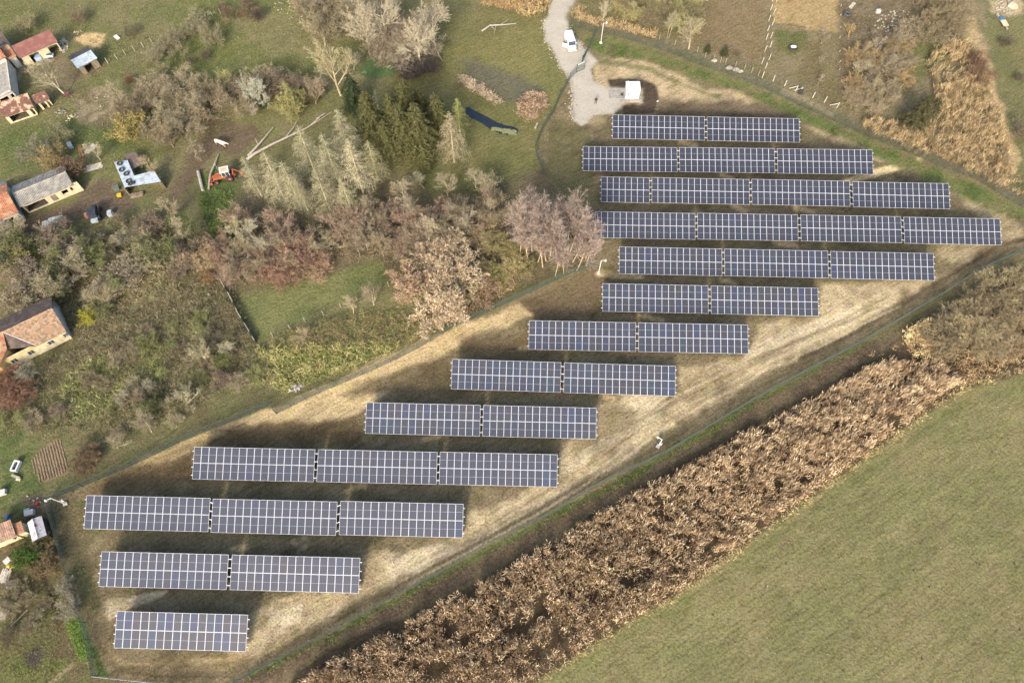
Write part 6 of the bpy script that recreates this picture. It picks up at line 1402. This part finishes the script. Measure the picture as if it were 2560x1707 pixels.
def person():
    M_cl = mat('dark_clothes', A(34, 32, 34), A(46, 44, 44)); M_skin = mat('skin', A(206, 160, 130), A(196, 150, 120))
    e = empty('person', G(1488.5, 260), 0, 'person in dark clothes standing with arms bent on the pale gravel', 'person')
    N = [(0, 0, .95, .15, .12), (0, 0, 1.15, .15, .11), (0, 0, 1.38, .19, .12), (0, 0, 1.5, .07), (0, -.02, 1.66, .10, .115), (0, -.01, 1.74, .09),
         (.1, 0, .88, .095), (.14, 0, .48, .065), (.16, .02, .08, .05), (.17, -.1, .04, .045), (-.1, 0, .88, .095), (-.14, 0, .48, .065), (-.16, .02, .08, .05), (-.17, -.1, .04, .045),
         (.22, 0, 1.4, .06), (.36, .02, 1.14, .05), (.16, -.18, 1.08, .038), (.09, -.22, 1.1, .035), (-.22, 0, 1.4, .06), (-.36, .02, 1.14, .05), (-.16, -.18, 1.1, .038), (-.09, -.22, 1.12, .035)]
    E = [(0, 1), (1, 2), (2, 3), (3, 4), (4, 5), (0, 6), (6, 7), (7, 8), (8, 9), (0, 10), (10, 11), (11, 12), (12, 13), (2, 14), (14, 15), (15, 16), (16, 17), (2, 18), (18, 19), (19, 20), (20, 21)]
    skin_body('body', N, E, M_cl, e)
    b = MB(); b.blob((0, -.035, 1.655), (.083, .085, .11), M_skin, 2, 10, 7, .02); b.blob((0, -.13, 1.65), (.015, .02, .025), M_skin, 1, 6, 4, 0); b.build('face', e, smooth=True)
    b = MB(); b.blob((0, .02, 1.72), (.1, .11, .09), M_black, 2, 10, 6, .05); b.build('hair', e, smooth=True)
    b = MB()
    for s_ in (-1, 1):
        b.blob((s_ * .06, -.235, 1.11), (.04, .03, .045), M_skin, 2, 8, 5, .03)
        for k in range(4): b.path([(s_ * (.05 + .012 * k), -.25, 1.12 - .02 * k), (s_ * (.02 + .012 * k), -.29, 1.11 - .02 * k), (s_ * (.0 + .012 * k), -.28, 1.09 - .02 * k)], .009, M_skin, 5)
        b.path([(s_ * .05, -.24, 1.14), (s_ * .02, -.26, 1.17)], .011, M_skin, 5)
    b.build('hands', e)
person()
def cow():
    M_cow = mat('cream_hide', A(246, 238, 214), A(226, 214, 188), scale=2); M_hoof = mat('hoof_horn', A(90, 80, 70), A(70, 62, 54))
    e = empty('cow', G(555, 364), -.35, 'white cow standing on the muddy paddock', 'cow')
    N = [(-.55, 0, 1.12, .34, .38), (-1.0, 0, 1.16, .27, .32), (0, 0, 1.08, .37, .42), (.6, 0, 1.12, .32, .40), (.95, 0, 1.18, .22, .30), (1.3, 0, 1.25, .14, .2), (1.6, 0.0, 1.28, .14, .15), (1.85, 0, 1.12, .09, .1), (1.98, 0, 1.04, .075, .08),
         (-1.0, .2, .8, .16, .19), (-1.1, .2, .52, .075), (-1.02, .2, .25, .055), (-1.0, .2, .03, .06), (-1.0, -.2, .8, .16, .19), (-.95, -.2, .52, .075), (-1.12, -.2, .25, .055), (-1.08, -.2, .03, .06),
         (.65, .2, .75, .12, .15), (.68, .2, .42, .065), (.66, .2, .03, .055), (.65, -.2, .75, .12, .15), (.82, -.2, .42, .065), (.9, -.2, .03, .055), (-1.28, 0, 1.2, .04), (-1.38, 0, .8, .025), (-1.36, 0, .5, .045)]
    E = [(0, 1), (0, 2), (2, 3), (3, 4), (4, 5), (5, 6), (6, 7), (7, 8), (1, 9), (9, 10), (10, 11), (11, 12), (1, 13), (13, 14), (14, 15), (15, 16), (3, 17), (17, 18), (18, 19), (3, 20), (20, 21), (21, 22), (1, 23), (23, 24), (24, 25)]
    skin_body('body', N, E, M_cow, e)
    for s_ in (-1, 1):
        b = MB(); b.path([(1.58, s_ * .1, 1.38), (1.56, s_ * .24, 1.36)], [.05, .02], M_cow, 6); b.build('ear', e)
        b = MB(); b.path([(1.6, s_ * .06, 1.4), (1.62, s_ * .15, 1.5), (1.68, s_ * .14, 1.58)], [.03, .02, .008], M_hoof, 6); b.build('horn', e)
    for x, y in ((-1.0, .2), (-1.08, -.2), (.66, .2), (.9, -.2)):
        b = MB(); b.tube((x, y, 0), (x, y, .07), .065, .055, M_hoof, 8); b.build('hoof', e)
cow()
def van():
    f = G(1431, 131); r_ = G(1416, 84, 0); d = f - r_; ang = math.atan2(d.y, d.x); L, W, Hh = 4.9, 1.9, 1.95
    o = G(1425.5, 113); e = empty('van', o, ang, 'white delivery van with its driver side door open on the gravel drive', 'van')
    M_v = mat('white_van_paint', A(252, 252, 252), A(246, 247, 248), rough=.25, spec=.6)
    def sec(x, w, z0, z1, tw=.86): return [Vector((x, -w / 2, z0)), Vector((x, -w / 2 * 1.0, z0 + (z1 - z0) * .45)), Vector((x, -w / 2 * tw, z1 - .08)), Vector((x, -w / 2 * tw * .86, z1)), Vector((x, w / 2 * tw * .86, z1)), Vector((x, w / 2 * tw, z1 - .08)), Vector((x, w / 2, z0 + (z1 - z0) * .45)), Vector((x, w / 2, z0))]
    b = MB(); b.loft([sec(-2.42, 1.75, .35, 1.8, .9), sec(-2.3, 1.88, .28, 1.94, .9), sec(-1, 1.92, .28, 1.98, .88), sec(.75, 1.92, .28, 1.95, .86), sec(1.05, 1.92, .28, 1.72, .84), sec(1.62, 1.9, .28, 1.14, .9), sec(2.15, 1.82, .28, .98, .9), sec(2.4, 1.62, .32, .78, .92)], M_v); b.build('body', e, smooth=False)
    b = MB(); b.add([(1.0, -.72, 1.77), (1.0, .72, 1.77), (1.6, .78, 1.2), (1.6, -.78, 1.2)], [(0, 3, 2, 1)], M_glass); b.add([(.98, -.72, 1.75), (.98, .72, 1.75), (1.58, .78, 1.18), (1.58, -.78, 1.18)], [(0, 1, 2, 3)], M_glass); b.build('windscreen', e)
    b = MB(); b.box((.45, -.91, 1.35), (.9, .03, .42), M_glass); b.build('side_window', e)
    b = MB(); b.box((2.42, 0, .62), (.04, .9, .14), M_black); b.build('grille', e)
    for s_ in (-1, 1):
        b = MB(); b.box((2.3, s_ * .68, .78), (.22, .3, .14), M_glass); b.build('headlight', e)
        b = MB(); b.box((1.0, s_ * 1.06, 1.2), (.14, .2, .2), M_v); b.build('mirror', e)
        for x in (-1.5, 1.55):
            t = MB(); t.torus((x, s_ * .84, .32), .22, .1, M_black, 16, 8, rx=math.pi / 2); tt = t.build('wheel', e, smooth=True)
            q = MB(); q.tube((x, s_ * .82, .32), (x, s_ * .93, .32), .16, .15, M_galv, 10); q.build('hub', tt)
    b = MB(); h = Vector((1.12, -.95, 0)); b.box((h.x - .30, h.y - .5, .85), (1.15, .07, 1.0), M_v, rz=1.05); b.build('open_door', e)
    w = MB(); w.box((h.x - .36, h.y - .52, 1.5), (.8, .04, .34), M_glass, rz=1.05); w.build('window', CH[e.name][-1])
van()
# orange backhoe loader
def backhoe():
    M_or = mat('faded_orange_paint', A(196, 110, 72), A(168, 96, 66), scale=2); M_rim = mat('orange_red_rim', A(220, 110, 84), A(200, 96, 72))
    o = G(566, 447); e = empty('backhoe_loader', o, math.pi + .30, 'orange backhoe loader with a white cab, parked below the fallen trunk', 'backhoe loader')
    b = MB(); b.box((1.35, 0, 1.0), (1.9, .75, .65), M_or, taper=.9); b.box((0, 0, .7), (4.0, .6, .3), M_or); b.build('body', e)
    b = MB(); b.box((-.4, 0, 1.15), (1.5, 1.3, .5), M_or)
    for x in (-1.1, .3):
        for y in (-.62, .62): b.box((x, y, 1.85), (.09, .09, 1.2), M_white)
    for x in (-.4,):
        for y in (-.62, .62): b.box((x, y, 1.85), (.07, .07, 1.2), M_white)
    b.build('cab_frame', e)
    b = MB(); b.box((-.4, 0, 2.5), (1.75, 1.5, .12), M_white); b.build('cab_roof', e); bb = MB(); bb.box((-.4, 0, 2.57), (1.2, 1.0, .03), mat('tan_dust', A(226, 200, 156), A(206, 176, 130))); bb.build('dust_patch', CH[e.name][-1])
    for y in (-.63, .63):
        for x in (-.75, -.05): b = MB(); b.box((x, y, 1.85), (.58, .03, .95), M_glass); b.build('window', e)
    for s_ in (-1, 1):
        for x, R_, w in ((-.75, .52, .26), (1.75, .3, .17)):
            t = MB(); t.torus((x, s_ * .85, R_ + w * .75), R_, w, M_black, 18, 8, rx=math.pi / 2); tt = t.build('wheel', e, smooth=True)
            q = MB(); q.tube((x, s_ * .85 - .12, R_ + w * .75), (x, s_ * .85 + .12, R_ + w * .75), R_ * .62, R_ * .62, M_rim, 12); q.build('rim', tt)
        b = MB(); b.path([(.4, s_ * .5, 1.5), (1.6, s_ * .55, 1.2), (2.7, s_ * .55, .5)], .09, M_or, 5); b.build('loader_arm', e)
    b = MB(); b.prism([(2.6, -.95), (3.15, -.95), (3.15, .95), (2.6, .95)], .1, .18, M_or); b.box((2.62, 0, .45), (.1, 1.9, .6), M_or); b.box((2.88, .93, .4), (.5, .05, .5), M_or); b.box((2.88, -.93, .4), (.5, .05, .5), M_or); b.build('bucket', e)
    b = MB(); b.path([(-1.6, .2, .9), (-1.95, .2, 2.4)], .13, M_or, 5); b.build('boom', e)
    b = MB(); b.path([(-1.95, .2, 2.4), (-3.1, .3, 1.3)], .1, M_or, 5); b.build('dipper', e)
    b = MB(); b.blob((-3.2, .3, 1.0), (.35, .3, .35), M_or, 3, 8, 5, .2); b.build('digging_bucket', e)
    for s_ in (-1, 1): b = MB(); b.path([(-1.5, s_ * .3, .8), (-1.9, s_ * 1.0, .15)], .07, M_or, 5); b.build('stabiliser', e)
backhoe()
def tractor():
    M_b = mat('dark_blue_grey_paint', A(64, 70, 80), A(46, 50, 58)); e = empty('tractor', G(243, 541), 1.85, 'dark blue-black old tractor with a boxy cab in the muddy yard', 'tractor')
    b = MB(); b.box((1.0, 0, .95), (1.7, .8, .7), M_b); b.box((0, 0, .6), (3.4, .5, .3), M_black); b.build('body', e)
    b = MB(); b.box((-.55, 0, 1.5), (1.4, 1.4, 1.3), M_b); b.build('cab', e)
    b = MB(); b.box((-.55, 0, 2.19), (1.6, 1.55, .08), M_b); b.build('cab_roof', e)
    b = MB(); b.box((.17, 0, 1.7), (.03, 1.2, .6), M_glass); b.build('windscreen', e)
    b = MB(); b.box((-1.7, 0, .9), (.7, 1.2, .5), M_tin); b.build('rear_box', e)
    for s_ in (-1, 1):
        for x, R_, w in ((-.8, .5, .2), (1.35, .28, .13)):
            t = MB(); t.torus((x, s_ * .82, R_ + w), R_, w, M_black, 16, 8, rx=math.pi / 2); tt = t.build('wheel', e, smooth=True)
            q = MB(); q.tube((x, s_ * .82 - .1, R_ + w), (x, s_ * .82 + .1, R_ + w), R_ * .6, R_ * .6, M_b, 10); q.build('rim', tt)
tractor()
def pickup():
    M_p = mat('dull_white_paint', A(214, 220, 214), A(186, 190, 182), rough=.4); e = empty('pickup', G(140, 563), .32, 'dull white small pickup half hidden by branches below the stable', 'pickup')
    def sec(x, w, z0, z1): return [Vector((x, -w / 2, z0)), Vector((x, -w / 2, z0 + (z1 - z0) * .5)), Vector((x, -w / 2 * .85, z1)), Vector((x, w / 2 * .85, z1)), Vector((x, w / 2, z0 + (z1 - z0) * .5)), Vector((x, w / 2, z0))]
    b = MB(); b.loft([sec(-2.0, 1.6, .4, .95), sec(-1.8, 1.65, .3, 1.05), sec(-.7, 1.65, .3, 1.1), sec(-.55, 1.65, .3, 1.45), sec(.4, 1.65, .3, 1.5), sec(1.9, 1.65, .3, 1.5), sec(2.0, 1.6, .35, 1.4)], M_p); b.build('body', e)
    b = MB(); b.add([(-.68, -.6, 1.13), (-.68, .6, 1.13), (-.56, .58, 1.44), (-.56, -.58, 1.44)], [(0, 1, 2, 3), (3, 2, 1, 0)], M_cream); b.build('windscreen', e)
    for k in range(4):
        b = MB(); b.box((.0 + k * .5, 0, 1.52), (.06, 1.35, .05), M_p); b.build('roof_rib', e)
    for y in (-.82,):
        for x in (.2, 1.1): b = MB(); b.box((x, y, 1.1), (.7, .04, .3), M_glass); b.build('side_window', e)
    for s_ in (-1, 1):
        for x in (-1.3, 1.3): t = MB(); t.torus((x, s_ * .76, .3), .2, .09, M_black, 14, 6, rx=math.pi / 2); t.build('wheel', e, smooth=True)
pickup()
# things at the top right
def top_right():
    b = MB(); b.torus((0, 0, .3), .62, .3, mat('worn_tyre', A(96, 100, 96), A(70, 72, 70)), 20, 8); o = b.build('tyre', smooth=True, label='large grey tractor tyre lying right of the ploughed garden', cat='tyre'); o.location = G(2117, 38)
    e = empty('well', G(1981, 122), 0, 'round dark well with a white cover in the garden', 'well')
    b = MB(); b.torus((0, 0, .22), .85, .22, M_dark, 20, 6); b.build('rim', e, smooth=True)
    b = MB(); b.blob((.1, .05, .5), (.72, .5, .18), M_white, 4, 10, 5, .12); b.build('cover', e, smooth=True)
    e = empty('board_stack', G(2505, 58), -1.1, 'long narrow stack of blue and cream boards at the top right', 'boards')
    b = MB(); b.box((1.6, .15, .2), (2.2, .25, .35), M_plast); b.build('frame', e)
    b = MB(); b.box((.9, 0, .45), (1.2, .8, .25), mat('blue_sheet', A(76, 136, 190), A(60, 110, 160))); b.build('blue_sheet', e)
    b = MB(); b.box((-.6, 0, .5), (1.9, 1.2, .12), M_cream); b.build('cream_board', e)
    b = MB(); b.box((-1.9, -.1, .3), (.9, .4, .2), M_pgrey); b.build('plank', e)
    e.rotation_euler = (0, 0, math.atan2((G(2492, 35) - G(2515, 75)).y, (G(2492, 35) - G(2515, 75)).x))
    b = MB(); b.prism([(-.9, .1), (.2, -.8), (1.1, -.6), (.9, .3), (0, 1.0)], .0, .55, M_cream); o = b.build('tarpaulin', label='cream tarpaulin folded at the top right corner', cat='tarpaulin'); o.location = G(2528, 18)
    box_thing('panel_door', 'black gate panel between two white garden posts', 'gate', (1999, 236), (.9, .06, 1.3), M_black, -.3)
    box_thing('white_block', 'white ribbed block in the rubble at the top right', 'block', (2194, 32), (.9, .7, .7), M_plast, .1)
    for i, (x, y, s_, l) in enumerate([(1786, 154, .7, 'pale boulder at the foot of the garden post fence'), (1822, 172, .8, 'left pale slab lying by the garden fence'), (1840, 176, .7, 'right pale slab lying by the garden fence'), (1851, 181, .6, 'small cream boulder right of the two slabs')]):
        b = MB(); b.blob((0, 0, .2), (s_, s_ * .6, .35), M_stone, i, 8, 5, .2); o = b.build('boulder', label=l, cat='boulder', group='boulders by the garden fence'); o.location = G(x, y)
top_right()

def furrows():
    """ridges of the small ploughed plot, lower left"""
    P = [(72, 1155), (102, 1120), (148, 1092), (160, 1110), (172, 1180), (130, 1200), (98, 1206)]
    W_ = np.array([tuple(G(a, b))[:2] for a, b in P]); c = W_.mean(0); a = G(118, 1110); b2 = G(140, 1200); d = (b2 - a).normalized(); nn = Vector((-d.y, d.x, 0)); rd = random.Random(8); m = MB()
    M_s = mat('ploughed_soil', A(160, 140, 112), A(142, 122, 96), scale=4, bump=.3)
    for k in range(-9, 10):
        run = []
        for j in range(-22, 23):
            x, y = c[0] + nn.x * k * .42 + d.x * j * .3, c[1] + nn.y * k * .42 + d.y * j * .3
            if poly_sd(np.array([x]), np.array([y]), W_)[0] > .1: run.append((x + rd.uniform(-.05, .05), y + rd.uniform(-.05, .05)))
            elif run: break
        for p, r_ in zip(run, run[1:]): m.tube((*p, -.06), (*r_, -.06), rd.uniform(.10, .16), rd.uniform(.10, .16), M_s, 6, False)
    m.build('furrow_ridges', label='soil ridges of the small ploughed plot in the lower left', kind='stuff')
furrows()
